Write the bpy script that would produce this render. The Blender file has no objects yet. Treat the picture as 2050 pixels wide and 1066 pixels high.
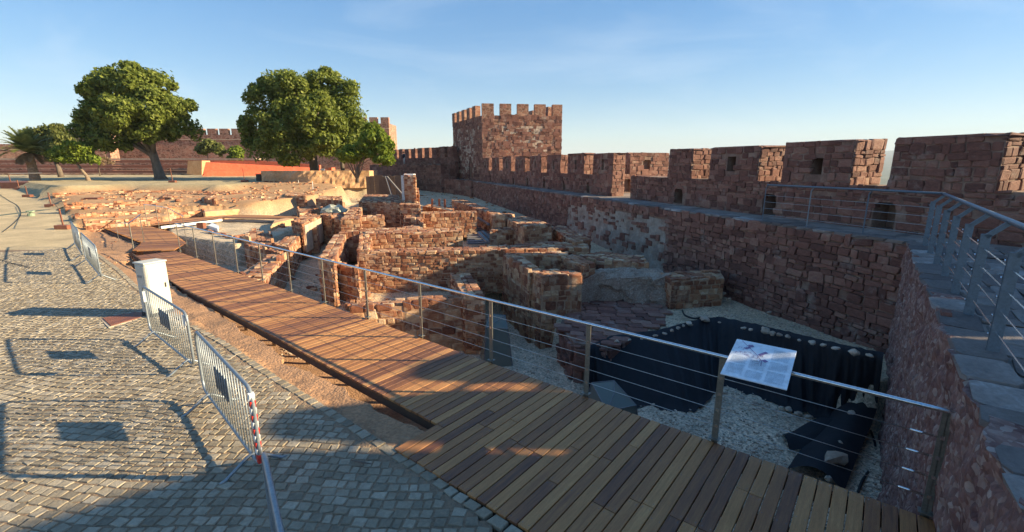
import bpy, bmesh, math, random
import numpy as np
from mathutils import Vector, Matrix, noise as mnoise
rnd = random.Random(7)
scene = bpy.context.scene
COL = scene.collection
# ------------------------------------------------------------------ camera, world, sun, exposure
F_PX, CX, CY, PITCH, CAMZ = 915.0, 1025.0, 533.0, math.radians(12.5), 3.2
SP, CP = math.sin(PITCH), math.cos(PITCH)
cam = bpy.data.objects.new('camera', bpy.data.cameras.new('camera')); COL.objects.link(cam)
cam.data.sensor_width = 36; cam.data.lens = 36*F_PX/2050
cam.data.clip_start = 0.05; cam.data.clip_end = 30000
cam.location = (0, 0, CAMZ); cam.rotation_euler = (math.pi/2-PITCH, 0, 0)
scene.camera = cam
SUN_AZ, SUN_EL = math.radians(-2.5), math.radians(20.5)     # azimuth from +X towards +Y
sdir = Vector((math.cos(SUN_AZ)*math.cos(SUN_EL), math.sin(SUN_AZ)*math.cos(SUN_EL), math.sin(SUN_EL)))
w = bpy.data.worlds.new('World'); scene.world = w; w.use_nodes = True
nt = w.node_tree; nt.nodes.clear()
N = nt.nodes.new; L = nt.links.new
out = N('ShaderNodeOutputWorld'); bg = N('ShaderNodeBackground'); sky = N('ShaderNodeTexSky')
sky.sky_type = 'NISHITA'; sky.sun_disc = False; sky.sun_elevation = SUN_EL; sky.sun_rotation = math.pi/2-SUN_AZ
sky.altitude = 100; sky.air_density = 1.0; sky.dust_density = 0.15; sky.ozone_density = 3.0
tc = N('ShaderNodeTexCoord'); mp = N('ShaderNodeMapping'); mp.inputs['Rotation'].default_value = (0.25, 0.35, 0.5)
mp.inputs['Scale'].default_value = (0.9, 5.0, 7.0)
cn = N('ShaderNodeTexNoise'); cn.inputs['Scale'].default_value = 1.3; cn.inputs['Detail'].default_value = 7; cn.inputs['Roughness'].default_value = .55
cn.inputs['Distortion'].default_value = .5
cr = N('ShaderNodeValToRGB'); cr.color_ramp.elements[0].position = .48; cr.color_ramp.elements[1].position = .85
cr.color_ramp.elements[0].color = (0, 0, 0, 1); cr.color_ramp.elements[1].color = (.38, .38, .38, 1)
mx = N('ShaderNodeMixRGB'); mx.inputs['Color2'].default_value = (2.6, 3.0, 3.4, 1)
L(tc.outputs['Generated'], mp.inputs[0]); L(mp.outputs[0], cn.inputs['Vector']); L(cn.outputs['Fac'], cr.inputs[0])
gm = N('ShaderNodeGamma'); gm.inputs[1].default_value = .55; hs = N('ShaderNodeHueSaturation'); hs.inputs['Saturation'].default_value = 1.78; hs.inputs['Value'].default_value = 1.06; hs.inputs['Hue'].default_value = .509
L(sky.outputs[0], gm.inputs[0]); L(gm.outputs[0], hs.inputs['Color']); L(cr.outputs[0], mx.inputs[0]); L(hs.outputs[0], mx.inputs[1]); L(mx.outputs[0], bg.inputs[0]); L(bg.outputs[0], out.inputs[0])
bg.inputs['Strength'].default_value = 0.13
sl = bpy.data.lights.new('sun', 'SUN'); sl.energy = 5.0; sl.angle = math.radians(.55); sl.color = (1, .82, .53)
so = bpy.data.objects.new('sun', sl); COL.objects.link(so); so.rotation_euler = sdir.to_track_quat('Z', 'Y').to_euler(); so.location = (30, 0, 30)
scene.view_settings.view_transform = 'Standard'; scene.view_settings.look = 'None'
scene.view_settings.gamma = 1; scene.view_settings.exposure = 1.4

# ------------------------------------------------------------------ survey helpers: a point seen in the photo at a known height or depth
def G(px, py, z=0.0):
    v = py-CY; dy = F_PX*CP-v*SP; dz = -F_PX*SP-v*CP
    k = (z-CAMZ)/dz
    return Vector(((px-CX)*k, dy*k, z))
def GY(px, py, Y):
    v = py-CY; dy = F_PX*CP-v*SP; dz = -F_PX*SP-v*CP
    k = Y/dy
    return Vector(((px-CX)*k, Y, CAMZ+dz*k))
def pxof(x, y, z):
    f = y*CP-(z-CAMZ)*SP; u = y*SP+(z-CAMZ)*CP
    return CX+F_PX*x/f, CY-F_PX*u/f
CAM = Vector((0, 0, CAMZ))

# ------------------------------------------------------------------ materials
MATS = {}
def mat(name, cols, rough=.8, scale=3.0, bump=.3, bscale=12.0, rand=1.0, detail=6, stretch=None, metal=0.0, mode='mix', extra=None, coord='Object', wpos=None):
    """cols: list of (pos,(r,g,b)) ramp driven by noise + per piece random."""
    m = bpy.data.materials.new(name); m.use_nodes = True; t = m.node_tree; n = t.nodes; l = t.links
    b = n['Principled BSDF']; b.inputs['Roughness'].default_value = rough; b.inputs['Metallic'].default_value = metal
    tc = n.new('ShaderNodeTexCoord'); src = tc.outputs['Object']
    geo = n.new('ShaderNodeNewGeometry')
    if coord == 'World': src = geo.outputs['Position']
    if stretch:
        mp = n.new('ShaderNodeMapping'); mp.inputs['Scale'].default_value = stretch; l.new(src, mp.inputs[0]); src = mp.outputs[0]
    oi = n.new('ShaderNodeObjectInfo')
    add = n.new('ShaderNodeMath'); add.operation = 'ADD'; l.new(geo.outputs['Random Per Island'], add.inputs[0]); l.new(oi.outputs['Random'], add.inputs[1])
    fr = n.new('ShaderNodeMath'); fr.operation = 'FRACT'; l.new(add.outputs[0], fr.inputs[0])
    n4 = n.new('ShaderNodeTexNoise'); n4.noise_dimensions = '4D'; n4.inputs['Scale'].default_value = scale; n4.inputs['Detail'].default_value = detail; n4.inputs['Roughness'].default_value = .62
    l.new(src, n4.inputs['Vector'])
    wm = n.new('ShaderNodeMath'); wm.operation = 'MULTIPLY'; wm.inputs[1].default_value = 37.0 if rand > 0 else 0; l.new(fr.outputs[0], wm.inputs[0]); l.new(wm.outputs[0], n4.inputs['W'])
    # value = noise contrast + random*(rand)
    ma = n.new('ShaderNodeMath'); ma.operation = 'MULTIPLY_ADD'; l.new(fr.outputs[0], ma.inputs[0]); ma.inputs[1].default_value = rand*.8
    nm = n.new('ShaderNodeMath'); nm.operation = 'MULTIPLY_ADD'; l.new(n4.outputs['Fac'], nm.inputs[0]); nm.inputs[1].default_value = 1.5 if rand < .5 else 1.0; nm.inputs[2].default_value = -.25 if rand < .5 else -.4
    l.new(nm.outputs[0], ma.inputs[2])
    r = n.new('ShaderNodeValToRGB'); el = r.color_ramp.elements
    while len(el) > 1: el.remove(el[-1])
    el[0].position = cols[0][0]; el[0].color = (*cols[0][1], 1)
    for p, c in cols[1:]:
        e = el.new(p); e.color = (*c, 1)
    l.new(ma.outputs[0], r.inputs[0]); colout = r.outputs[0]
    nb = n.new('ShaderNodeTexNoise'); nb.inputs['Scale'].default_value = bscale; nb.inputs['Detail'].default_value = 8; nb.inputs['Roughness'].default_value = .65; l.new(src, nb.inputs['Vector'])
    # fine speckle on colour
    sp = n.new('ShaderNodeMapRange'); sp.inputs[1].default_value = .3; sp.inputs[2].default_value = .7; sp.inputs[3].default_value = .78; sp.inputs[4].default_value = 1.18; l.new(nb.outputs['Fac'], sp.inputs[0])
    mu = n.new('ShaderNodeVectorMath'); mu.operation = 'SCALE'; l.new(colout, mu.inputs[0]); l.new(sp.outputs[0], mu.inputs['Scale']); colout = mu.outputs[0]
    bh = nb.outputs['Fac']
    if extra: colout, bh = extra(n, l, src, geo, colout, bh, fr.outputs[0])
    l.new(colout, b.inputs['Base Color'])
    if bump:
        bu = n.new('ShaderNodeBump'); bu.inputs['Strength'].default_value = min(1, bump); bu.inputs['Distance'].default_value = .02; l.new(bh, bu.inputs['Height']); l.new(bu.outputs[0], b.inputs['Normal'])
    MATS[name] = m; return m
def patch_extra(color, scale, lo, hi, world=True, stretch=(1, 1, 1)):
    def f(n, l, src, geo, col, bh, fr):
        mp = n.new('ShaderNodeMapping'); mp.inputs['Scale'].default_value = stretch; l.new(geo.outputs['Position'] if world else src, mp.inputs[0])
        t = n.new('ShaderNodeTexNoise'); t.inputs['Scale'].default_value = scale; t.inputs['Detail'].default_value = 8; t.inputs['Roughness'].default_value = .7; l.new(mp.outputs[0], t.inputs['Vector'])
        mr = n.new('ShaderNodeMapRange'); mr.inputs[1].default_value = lo; mr.inputs[2].default_value = hi; l.new(t.outputs['Fac'], mr.inputs[0])
        mx = n.new('ShaderNodeMixRGB'); l.new(mr.outputs[0], mx.inputs[0]); l.new(col, mx.inputs[1]); mx.inputs[2].default_value = (*color, 1)
        return mx.outputs[0], bh
    return f
def voro_extra(scale, joint, stretch=(1, 1, 1), jc=(.35, .25, .18), strength=.6):
    def f(n, l, src, geo, col, bh, fr):
        mp = n.new('ShaderNodeMapping'); mp.inputs['Scale'].default_value = stretch; l.new(geo.outputs['Position'], mp.inputs[0])
        dn = n.new('ShaderNodeTexNoise'); dn.inputs['Scale'].default_value = scale*1.3; l.new(mp.outputs[0], dn.inputs['Vector'])
        vm = n.new('ShaderNodeVectorMath'); vm.operation = 'MULTIPLY_ADD'; l.new(dn.outputs['Color'], vm.inputs[0]); vm.inputs[1].default_value = (.25/scale*2,)*3; l.new(mp.outputs[0], vm.inputs[2])
        v = n.new('ShaderNodeTexVoronoi'); v.inputs['Scale'].default_value = scale; l.new(vm.outputs[0], v.inputs['Vector'])
        ve = n.new('ShaderNodeTexVoronoi'); ve.feature = 'DISTANCE_TO_EDGE'; ve.inputs['Scale'].default_value = scale; l.new(vm.outputs[0], ve.inputs['Vector'])
        hs = n.new('ShaderNodeSeparateColor'); l.new(v.outputs['Color'], hs.inputs[0])
        mr0 = n.new('ShaderNodeMapRange'); mr0.inputs[3].default_value = .55; mr0.inputs[4].default_value = 1.35; l.new(hs.outputs[0], mr0.inputs[0])
        sc = n.new('ShaderNodeVectorMath'); sc.operation = 'SCALE'; l.new(col, sc.inputs[0]); l.new(mr0.outputs[0], sc.inputs['Scale'])
        mr = n.new('ShaderNodeMapRange'); mr.inputs[1].default_value = 0; mr.inputs[2].default_value = joint; l.new(ve.outputs['Distance'], mr.inputs[0])
        mx = n.new('ShaderNodeMixRGB'); l.new(mr.outputs[0], mx.inputs[0]); l.new(sc.outputs[0], mx.inputs[2]); mx.inputs[1].default_value = (*jc, 1)
        a = n.new('ShaderNodeMath'); a.operation = 'MULTIPLY_ADD'; l.new(mr.outputs[0], a.inputs[0]); a.inputs[1].default_value = strength; l.new(bh, a.inputs[2])
        return mx.outputs[0], a.outputs[0]
    return f
def fleck_extra(scale, stretch, cols, pos):
    def f(n, l, src, geo, col, bh, fr):
        mp = n.new('ShaderNodeMapping'); mp.inputs['Scale'].default_value = stretch; l.new(geo.outputs['Position'], mp.inputs[0])
        dn = n.new('ShaderNodeTexNoise'); dn.inputs['Scale'].default_value = scale*.6; dn.inputs['Detail'].default_value = 5; l.new(mp.outputs[0], dn.inputs['Vector'])
        vm = n.new('ShaderNodeVectorMath'); vm.operation = 'MULTIPLY_ADD'; l.new(dn.outputs['Color'], vm.inputs[0]); vm.inputs[1].default_value = (.7/scale,)*3; l.new(mp.outputs[0], vm.inputs[2])
        v = n.new('ShaderNodeTexVoronoi'); v.inputs['Scale'].default_value = scale; l.new(vm.outputs[0], v.inputs['Vector'])
        sc = n.new('ShaderNodeSeparateColor'); l.new(v.outputs['Color'], sc.inputs[0])
        r = n.new('ShaderNodeValToRGB'); el = r.color_ramp.elements
        while len(el) > 1: el.remove(el[-1])
        el[0].position = pos[0]; el[0].color = (*cols[0], 1)
        for p, c in zip(pos[1:], cols[1:]): e = el.new(p); e.color = (*c, 1)
        l.new(sc.outputs[0], r.inputs[0])
        mx = n.new('ShaderNodeMixRGB'); mx.inputs[0].default_value = .42; l.new(col, mx.inputs[1]); l.new(r.outputs[0], mx.inputs[2])
        a = n.new('ShaderNodeMath'); a.operation = 'MULTIPLY_ADD'; l.new(sc.outputs[1], a.inputs[0]); a.inputs[1].default_value = .9; l.new(bh, a.inputs[2])
        b_ = n.new('ShaderNodeMath'); b_.operation = 'MULTIPLY_ADD'; l.new(v.outputs['Distance'], b_.inputs[0]); b_.inputs[1].default_value = -.9; l.new(a.outputs[0], b_.inputs[2])
        return mx.outputs[0], b_.outputs[0]
    return f
RED = [(.0, (.12, .04, .022)), (.25, (.24, .085, .042)), (.5, (.36, .155, .075)), (.7, (.45, .235, .12)), (.88, (.58, .38, .22)), (1, (.68, .53, .37))]
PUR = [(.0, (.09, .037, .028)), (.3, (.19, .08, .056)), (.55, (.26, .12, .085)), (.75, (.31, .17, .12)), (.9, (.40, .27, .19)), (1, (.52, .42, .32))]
mat('ruin_stone', RED, rough=.9, scale=2.2, bump=.7, bscale=9, extra=patch_extra((.55, .40, .27), 2.2, .52, .72))
mat('ruin_mortar', [(.1, (.26, .12, .07)), (.5, (.42, .24, .14)), (.9, (.58, .42, .28))], rough=.95, scale=2.5, bump=.9, bscale=10, rand=.1)
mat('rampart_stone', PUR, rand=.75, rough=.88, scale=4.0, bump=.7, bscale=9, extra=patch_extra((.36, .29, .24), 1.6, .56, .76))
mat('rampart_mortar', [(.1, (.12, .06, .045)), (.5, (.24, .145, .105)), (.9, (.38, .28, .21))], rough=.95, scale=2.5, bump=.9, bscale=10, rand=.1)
mat('pale_mortar', [(.1, (.17, .11, .085)), (.45, (.32, .25, .20)), (.9, (.50, .44, .37))], rough=.95, scale=2.0, bump=1, bscale=7, rand=.1)
mat('rubble_face', [(.1, (.07, .028, .026)), (.35, (.17, .075, .062)), (.55, (.25, .135, .11)), (.75, (.34, .22, .18)), (.95, (.56, .48, .41))], rough=.92, scale=5.5, bump=1, bscale=16, rand=.05, coord='World', stretch=(1, 1, .45), detail=10,
    extra=fleck_extra(20, (1, 1, .8), [(.05, .02, .02), (.15, .06, .05), (.24, .12, .095), (.36, .25, .2), (.58, .5, .43)], [0, .3, .6, .85, 1]))
mat('tower_stone', [(.05, (.13, .05, .035)), (.4, (.24, .10, .065)), (.7, (.32, .16, .10)), (1, (.44, .29, .2))], rough=.9, scale=.5, bump=.8, bscale=4, rand=.1, coord='World',
    extra=voro_extra(2.4, .08, (1, 1, 1.8), (.40, .28, .2), .8))
mat('tower_pale', [(.05, (.22, .12, .08)), (.5, (.40, .28, .2)), (.9, (.60, .52, .43))], rough=.9, scale=1.2, bump=.8, bscale=4, rand=.1, coord='World', extra=voro_extra(2.6, .1, (1, 1, 1.8), (.55, .47, .38), .8))
mat('far_stone', [(.05, (.17, .07, .05)), (.5, (.30, .14, .09)), (.95, (.42, .24, .16))], rough=.9, scale=.35, bump=.3, bscale=2, rand=.1, coord='World', extra=voro_extra(1.4, .1, (1, 1, 1.8), (.42, .28, .2), .5))
mat('rubble_grey', [(.1, (.22, .13, .09)), (.45, (.40, .28, .20)), (.7, (.52, .41, .31)), (.95, (.62, .52, .42))], rough=.95, scale=4, bump=1, bscale=16, rand=.05, extra=fleck_extra(34, (1, 1, 1), [(.14, .08, .06), (.30, .21, .15), (.46, .35, .26), (.62, .53, .43)], [0, .4, .75, 1]))
mat('plaster', [(.1, (.34, .23, .15)), (.5, (.50, .38, .27)), (.9, (.62, .51, .38))], rough=.95, scale=1.6, bump=.6, bscale=8, rand=.1)
mat('earth_render', [(.1, (.42, .23, .11)), (.5, (.56, .33, .17)), (.9, (.66, .43, .25))], rough=.95, scale=1.2, bump=.6, bscale=6, rand=.1, coord='World')
mat('cobble_stone', [(.0, (.17, .135, .09)), (.3, (.26, .21, .14)), (.65, (.32, .265, .185)), (1, (.42, .355, .26))], rough=.75, scale=5, bump=.5, bscale=30, coord='World')
mat('wood_plank', [(.0, (.12, .048, .026)), (.2, (.20, .08, .034)), (.45, (.31, .130, .045)), (.75, (.43, .195, .065)), (.94, (.52, .25, .088)), (1, (.58, .30, .11))], rough=.55, scale=1.8, bump=.25, bscale=14, rand=1.0, stretch=(1.5, 22, 22))
mat('dark_wood', [(.1, (.10, .06, .04)), (.9, (.22, .14, .09))], rough=.8, scale=3, bump=.4, bscale=20, rand=.5, stretch=(1, 1, 6))
mat('brown_wood', [(.1, (.17, .06, .035)), (.9, (.34, .13, .07))], rough=.6, scale=3, bump=.2, bscale=20, rand=.5)
mat('grey_wood', [(.1, (.13, .12, .12)), (.9, (.28, .26, .25))], rough=.8, scale=3, bump=.3, bscale=18, rand=.6)
mat('steel', [(.0, (.36, .35, .32)), (1, (.50, .49, .46))], rough=.35, scale=4, bump=.05, bscale=40, rand=.2, metal=.85)
mat('bright_steel', [(.0, (.62, .63, .64)), (1, (.75, .76, .77))], rough=.22, scale=4, bump=.03, bscale=40, rand=.1, metal=1)
mat('post_steel', [(.0, (.20, .19, .16)), (1, (.30, .28, .24))], rough=.45, scale=4, bump=.05, bscale=40, rand=.2, metal=.7)
mat('galvanised', [(.0, (.20, .23, .25)), (1, (.32, .36, .39))], rough=.45, scale=9, bump=.08, bscale=40, rand=.15, metal=.45)
mat('painted_blue_grey', [(.0, (.11, .145, .175)), (1, (.17, .21, .25))], rough=.45, scale=9, bump=.05, bscale=40, rand=.15, metal=.3)
mat('cabinet_paint', [(.0, (.52, .51, .44)), (1, (.62, .61, .54))], rough=.5, scale=2, bump=.04, bscale=30, rand=.05)
mat('black_fabric', [(.1, (.004, .005, .007)), (.9, (.012, .013, .018))], rough=.8, scale=5, bump=.3, bscale=14, rand=.05)
mat('black_plastic', [(.0, (.012, .012, .012)), (1, (.03, .03, .03))], rough=.6, scale=2, bump=0, rand=.1)
mat('rock', [(.0, (.34, .24, .17)), (.5, (.50, .39, .29)), (1, (.66, .55, .43))], rough=.9, scale=4, bump=.6, bscale=14)
mat('bark', [(.1, (.08, .06, .045)), (.9, (.22, .17, .13))], rough=.95, scale=4, bump=.9, bscale=12, rand=.1, stretch=(1, 1, .3))
mat('palm_bark', [(.1, (.12, .08, .05)), (.9, (.32, .24, .17))], rough=.95, scale=4, bump=.9, bscale=9, rand=.1, stretch=(1, 1, 2))
mat('flagstone', [(.0, (.11, .085, .075)), (.5, (.18, .145, .125)), (.85, (.28, .235, .205)), (1, (.48, .45, .42))], rough=.8, scale=1.5, bump=.7, bscale=8)
mat('walk_floor', [(.1, (.16, .125, .105)), (.5, (.25, .2, .17)), (.9, (.38, .32, .26))], rough=.85, scale=1.2, bump=.5, bscale=6, rand=0, coord='World', extra=voro_extra(1.6, .03, (1, 1, 1), (.3, .25, .2), .4))
mat('red_clay', [(.1, (.70, .14, .07)), (.9, (.82, .21, .11))], rough=.9, scale=.5, bump=.2, bscale=3, rand=0, coord='World')
mat('print_grey', [(0, (.40, .46, .52)), (1, (.42, .48, .54))], rough=.4, scale=1, bump=0, rand=0)
mat('print_purple', [(0, (.20, .12, .26)), (1, (.24, .15, .3))], rough=.4, scale=1, bump=0, rand=0)
mat('sign_white', [(0, (.72, .76, .80)), (1, (.76, .80, .84))], rough=.55, scale=1, bump=0, rand=0)
mat('tape_red', [(0, (.65, .03, .02)), (1, (.75, .05, .03))], rough=.5, scale=1, bump=0, rand=0)
mat('tape_white', [(0, (.75, .75, .72)), (1, (.8, .8, .78))], rough=.5, scale=1, bump=0, rand=0)
mat('lamp_green', [(0, (.20, .26, .17)), (1, (.26, .32, .22))], rough=.5, scale=3, bump=0, rand=0)
mat('cloth_navy', [(0, (.015, .02, .035)), (1, (.03, .04, .06))], rough=.9, scale=6, bump=.1, rand=0)
mat('cloth_pale', [(0, (.45, .44, .42)), (1, (.6, .58, .55))], rough=.9, scale=6, bump=.1, rand=0)
mat('skin', [(0, (.45, .26, .18)), (1, (.5, .3, .21))], rough=.6, scale=6, bump=0, rand=0)
mat('tarp_green', [(0, (.30, .31, .22)), (1, (.55, .54, .44))], rough=.7, scale=3, bump=.5, bscale=6, rand=0)
def leafmat(name, cols):
    m = mat(name, cols, rough=.55, scale=.5, bump=0, rand=.9, coord='World')
    t = m.node_tree; b = t.nodes['Principled BSDF']; b.inputs['Specular IOR Level'].default_value = .3
    tr = t.nodes.new('ShaderNodeBsdfTranslucent'); mx = t.nodes.new('ShaderNodeMixShader'); mx.inputs[0].default_value = .45; src = b.inputs['Base Color'].links[0].from_socket
    t.links.new(src, tr.inputs[0]); t.links.new(b.outputs[0], mx.inputs[1]); t.links.new(tr.outputs[0], mx.inputs[2]); t.links.new(mx.outputs[0], t.nodes['Material Output'].inputs[0])
    return m
leafmat('leaf_dark', [(.0, (.07, .10, .018)), (.3, (.15, .19, .032)), (.7, (.25, .29, .052)), (1, (.38, .40, .09))])
leafmat('leaf_olive', [(.0, (.08, .10, .025)), (.5, (.16, .18, .045)), (1, (.3, .3, .08))])
leafmat('leaf_bright', [(.0, (.10, .15, .02)), (.5, (.20, .27, .03)), (1, (.34, .38, .05))])
leafmat('leaf_palm', [(.0, (.13, .17, .045)), (.5, (.24, .27, .075)), (1, (.36, .37, .13))])
leafmat('leaf_dry', [(.0, (.20, .13, .07)), (1, (.35, .25, .15))])
def glassy():
    m = bpy.data.materials.new('clouded_plastic'); m.use_nodes = True; b = m.node_tree.nodes['Principled BSDF']
    b.inputs['Base Color'].default_value = (.24, .25, .21, 1); b.inputs['Roughness'].default_value = .18; b.inputs['Transmission Weight'].default_value = .35; b.inputs['IOR'].default_value = 1.2
    MATS['clouded_plastic'] = m
glassy()
# ground: painted by real surface kind through an attribute (sand / dirt / gravel / grass)
def ground_mat():
    m = bpy.data.materials.new('ground_surface'); m.use_nodes = True; t = m.node_tree; n = t.nodes; l = t.links; b = n['Principled BSDF']; b.inputs['Roughness'].default_value = .95
    geo = n.new('ShaderNodeNewGeometry'); at = n.new('ShaderNodeAttribute'); at.attribute_name = 'surf'
    n1 = n.new('ShaderNodeTexNoise'); n1.inputs['Scale'].default_value = .9; n1.inputs['Detail'].default_value = 9; n1.inputs['Roughness'].default_value = .65; l.new(geo.outputs['Position'], n1.inputs['Vector'])
    n2 = n.new('ShaderNodeTexNoise'); n2.inputs['Scale'].default_value = 22; n2.inputs['Detail'].default_value = 6; n2.inputs['Roughness'].default_value = .7; l.new(geo.outputs['Position'], n2.inputs['Vector'])
    v = n.new('ShaderNodeTexVoronoi'); v.inputs['Scale'].default_value = 26; l.new(geo.outputs['Position'], v.inputs['Vector'])
    m1 = n.new('ShaderNodeMapRange'); m1.inputs[1].default_value = .3; m1.inputs[2].default_value = .7; m1.inputs[3].default_value = .72; m1.inputs[4].default_value = 1.2; l.new(n1.outputs['Fac'], m1.inputs[0])
    m2 = n.new('ShaderNodeMapRange'); m2.inputs[1].default_value = .3; m2.inputs[2].default_value = .7; m2.inputs[3].default_value = .72; m2.inputs[4].default_value = 1.25; l.new(n2.outputs['Fac'], m2.inputs[0])
    s1 = n.new('ShaderNodeVectorMath'); s1.operation = 'SCALE'; l.new(at.outputs['Color'], s1.inputs[0]); l.new(m1.outputs[0], s1.inputs['Scale'])
    s2 = n.new('ShaderNodeVectorMath'); s2.operation = 'SCALE'; l.new(s1.outputs[0], s2.inputs[0]); l.new(m2.outputs[0], s2.inputs['Scale'])
    sc = n.new('ShaderNodeSeparateColor'); l.new(v.outputs['Color'], sc.inputs[0])
    m3 = n.new('ShaderNodeMapRange'); m3.inputs[3].default_value = .62; m3.inputs[4].default_value = 1.3; l.new(sc.outputs[0], m3.inputs[0])
    mixa = n.new('ShaderNodeMapRange'); l.new(at.outputs['Alpha'], mixa.inputs[0]); mixa.inputs[3].default_value = 1; mixa.inputs[4].default_value = 1
    pw = n.new('ShaderNodeMix'); pw.data_type = 'FLOAT'; l.new(at.outputs['Alpha'], pw.inputs[0]); pw.inputs[2].default_value = 1; l.new(m3.outputs[0], pw.inputs[3])
    s3 = n.new('ShaderNodeVectorMath'); s3.operation = 'SCALE'; l.new(s2.outputs[0], s3.inputs[0]); l.new(pw.outputs[0], s3.inputs['Scale'])
    l.new(s3.outputs[0], b.inputs['Base Color'])
    ma = n.new('ShaderNodeMath'); ma.operation = 'MULTIPLY_ADD'; l.new(v.outputs['Distance'], ma.inputs[0]); ma.inputs[1].default_value = -.8; l.new(n2.outputs['Fac'], ma.inputs[2])
    bu = n.new('ShaderNodeBump'); bu.inputs['Strength'].default_value = .7; bu.inputs['Distance'].default_value = .02; l.new(ma.outputs[0], bu.inputs['Height']); l.new(bu.outputs[0], b.inputs['Normal'])
    MATS['ground_surface'] = m
ground_mat()

# ------------------------------------------------------------------ object helpers
def tag(o, label=None, cat=None, group=None, kind=None):
    if label: o['label'] = label
    if cat: o['category'] = cat
    if group: o['group'] = group
    if kind: o['kind'] = kind
    return o
def empty(name, loc=(0, 0, 0), rz=0, label=None, cat=None, group=None):
    o = bpy.data.objects.new(name, None); COL.objects.link(o); o.location = loc; o.rotation_euler = (0, 0, rz); o.empty_display_size = .2
    return tag(o, label, cat, group)
def link(name, me, parent=None, material=None):
    o = bpy.data.objects.new(name, me); COL.objects.link(o)
    if material: me.materials.append(MATS[material])
    if parent: o.parent = parent
    return o
class MB:
    def __init__(s): s.v = []; s.f = []
    def add(s, vs, fs):
        k = len(s.v); s.v.extend([tuple(p) for p in vs]); s.f.extend([tuple(i+k for i in f) for f in fs]); return s
    def box(s, c, size, rot=None):
        M = rot or Matrix.Identity(3); c = Vector(c); vs = []
        for x in (-.5, .5):
            for y in (-.5, .5):
                for z in (-.5, .5): vs.append(c+M@Vector((x*size[0], y*size[1], z*size[2])))
        return s.add(vs, [(0, 1, 3, 2), (4, 6, 7, 5), (0, 4, 5, 1), (2, 3, 7, 6), (0, 2, 6, 4), (1, 5, 7, 3)])
    def bar(s, a, b, wx, wy, up=Vector((0, 0, 1))):
        a = Vector(a); b = Vector(b); d = b-a; z = d.normalized(); x = z.cross(up)
        if x.length < 1e-4: x = z.cross(Vector((0, 1, 0)))
        x.normalize(); y = z.cross(x)
        M = Matrix((x, y, z)).transposed(); return s.box((a+b)/2, (wx, wy, d.length), M)
    def tube(s, pts, r, n=8, closed=False, caps=True):
        pts = [Vector(p) for p in pts]; m = len(pts); vs = []; rr = r if isinstance(r, (list, tuple)) else [r]*m
        px = None
        for i, p in enumerate(pts):
            a = pts[(i-1) % m] if (closed or i > 0) else p; b = pts[(i+1) % m] if (closed or i < m-1) else p
            t = (b-a).normalized()
            if px is None:
                px = t.cross(Vector((0, 0, 1)))
                if px.length < 1e-3: px = t.cross(Vector((0, 1, 0)))
            px = (px-t*px.dot(t)).normalized(); py = t.cross(px)
            for k in range(n):
                an = 2*math.pi*k/n; vs.append(p+(px*math.cos(an)+py*math.sin(an))*rr[i])
        fs = []
        for i in range(m if closed else m-1):
            j = (i+1) % m
            for k in range(n): fs.append((i*n+k, i*n+(k+1) % n, j*n+(k+1) % n, j*n+k))
        if not closed and caps: fs += [tuple(range(n))[::-1], tuple((m-1)*n+k for k in range(n))]
        return s.add(vs, fs)
    def prism(s, poly, z0, z1):
        n = len(poly); z1 = z1 if isinstance(z1, (list, tuple)) else [z1]*n; z0 = z0 if isinstance(z0, (list, tuple)) else [z0]*n
        vs = [(p[0], p[1], z0[i]) for i, p in enumerate(poly)]+[(p[0], p[1], z1[i]) for i, p in enumerate(poly)]
        fs = [tuple(range(n))[::-1], tuple(range(n, 2*n))]+[(i, (i+1) % n, n+(i+1) % n, n+i) for i in range(n)]
        return s.add(vs, fs)
    def mesh(s, name, smooth=False, bevel=0, segs=1):
        me = bpy.data.meshes.new(name); me.from_pydata(s.v, [], s.f); me.validate()
        bm = bmesh.new(); bm.from_mesh(me)
        bmesh.ops.recalc_face_normals(bm, faces=bm.faces)
        if bevel: bmesh.ops.bevel(bm, geom=list(bm.edges), offset=bevel, segments=segs, affect='EDGES', clamp_overlap=True)
        bm.to_mesh(me); bm.free()
        if smooth: me.polygons.foreach_set('use_smooth', [True]*len(me.polygons))
        return me
    def build(s, name, material, parent=None, smooth=False, bevel=0, segs=1):
        return link(name, s.mesh(name, smooth, bevel, segs), parent, material)
def area2(P): return sum(P[i][0]*P[(i+1) % len(P)][1]-P[(i+1) % len(P)][0]*P[i][1] for i in range(len(P)))
def ccw(P): return list(P) if area2(P) > 0 else list(P)[::-1]
def inpoly(x, y, P):
    c = False; n = len(P); j = n-1
    for i in range(n):
        if (P[i][1] > y) != (P[j][1] > y) and x < (P[j][0]-P[i][0])*(y-P[i][1])/(P[j][1]-P[i][1])+P[i][0]: c = not c
        j = i
    return c
def inpoly_np(x, y, P):
    c = np.zeros(x.shape, bool); n = len(P); j = n-1
    for i in range(n):
        if P[i][1] != P[j][1]:
            m = ((P[i][1] > y) != (P[j][1] > y)) & (x < (P[j][0]-P[i][0])*(y-P[i][1])/(P[j][1]-P[i][1])+P[i][0]); c ^= m
        j = i
    return c

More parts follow.
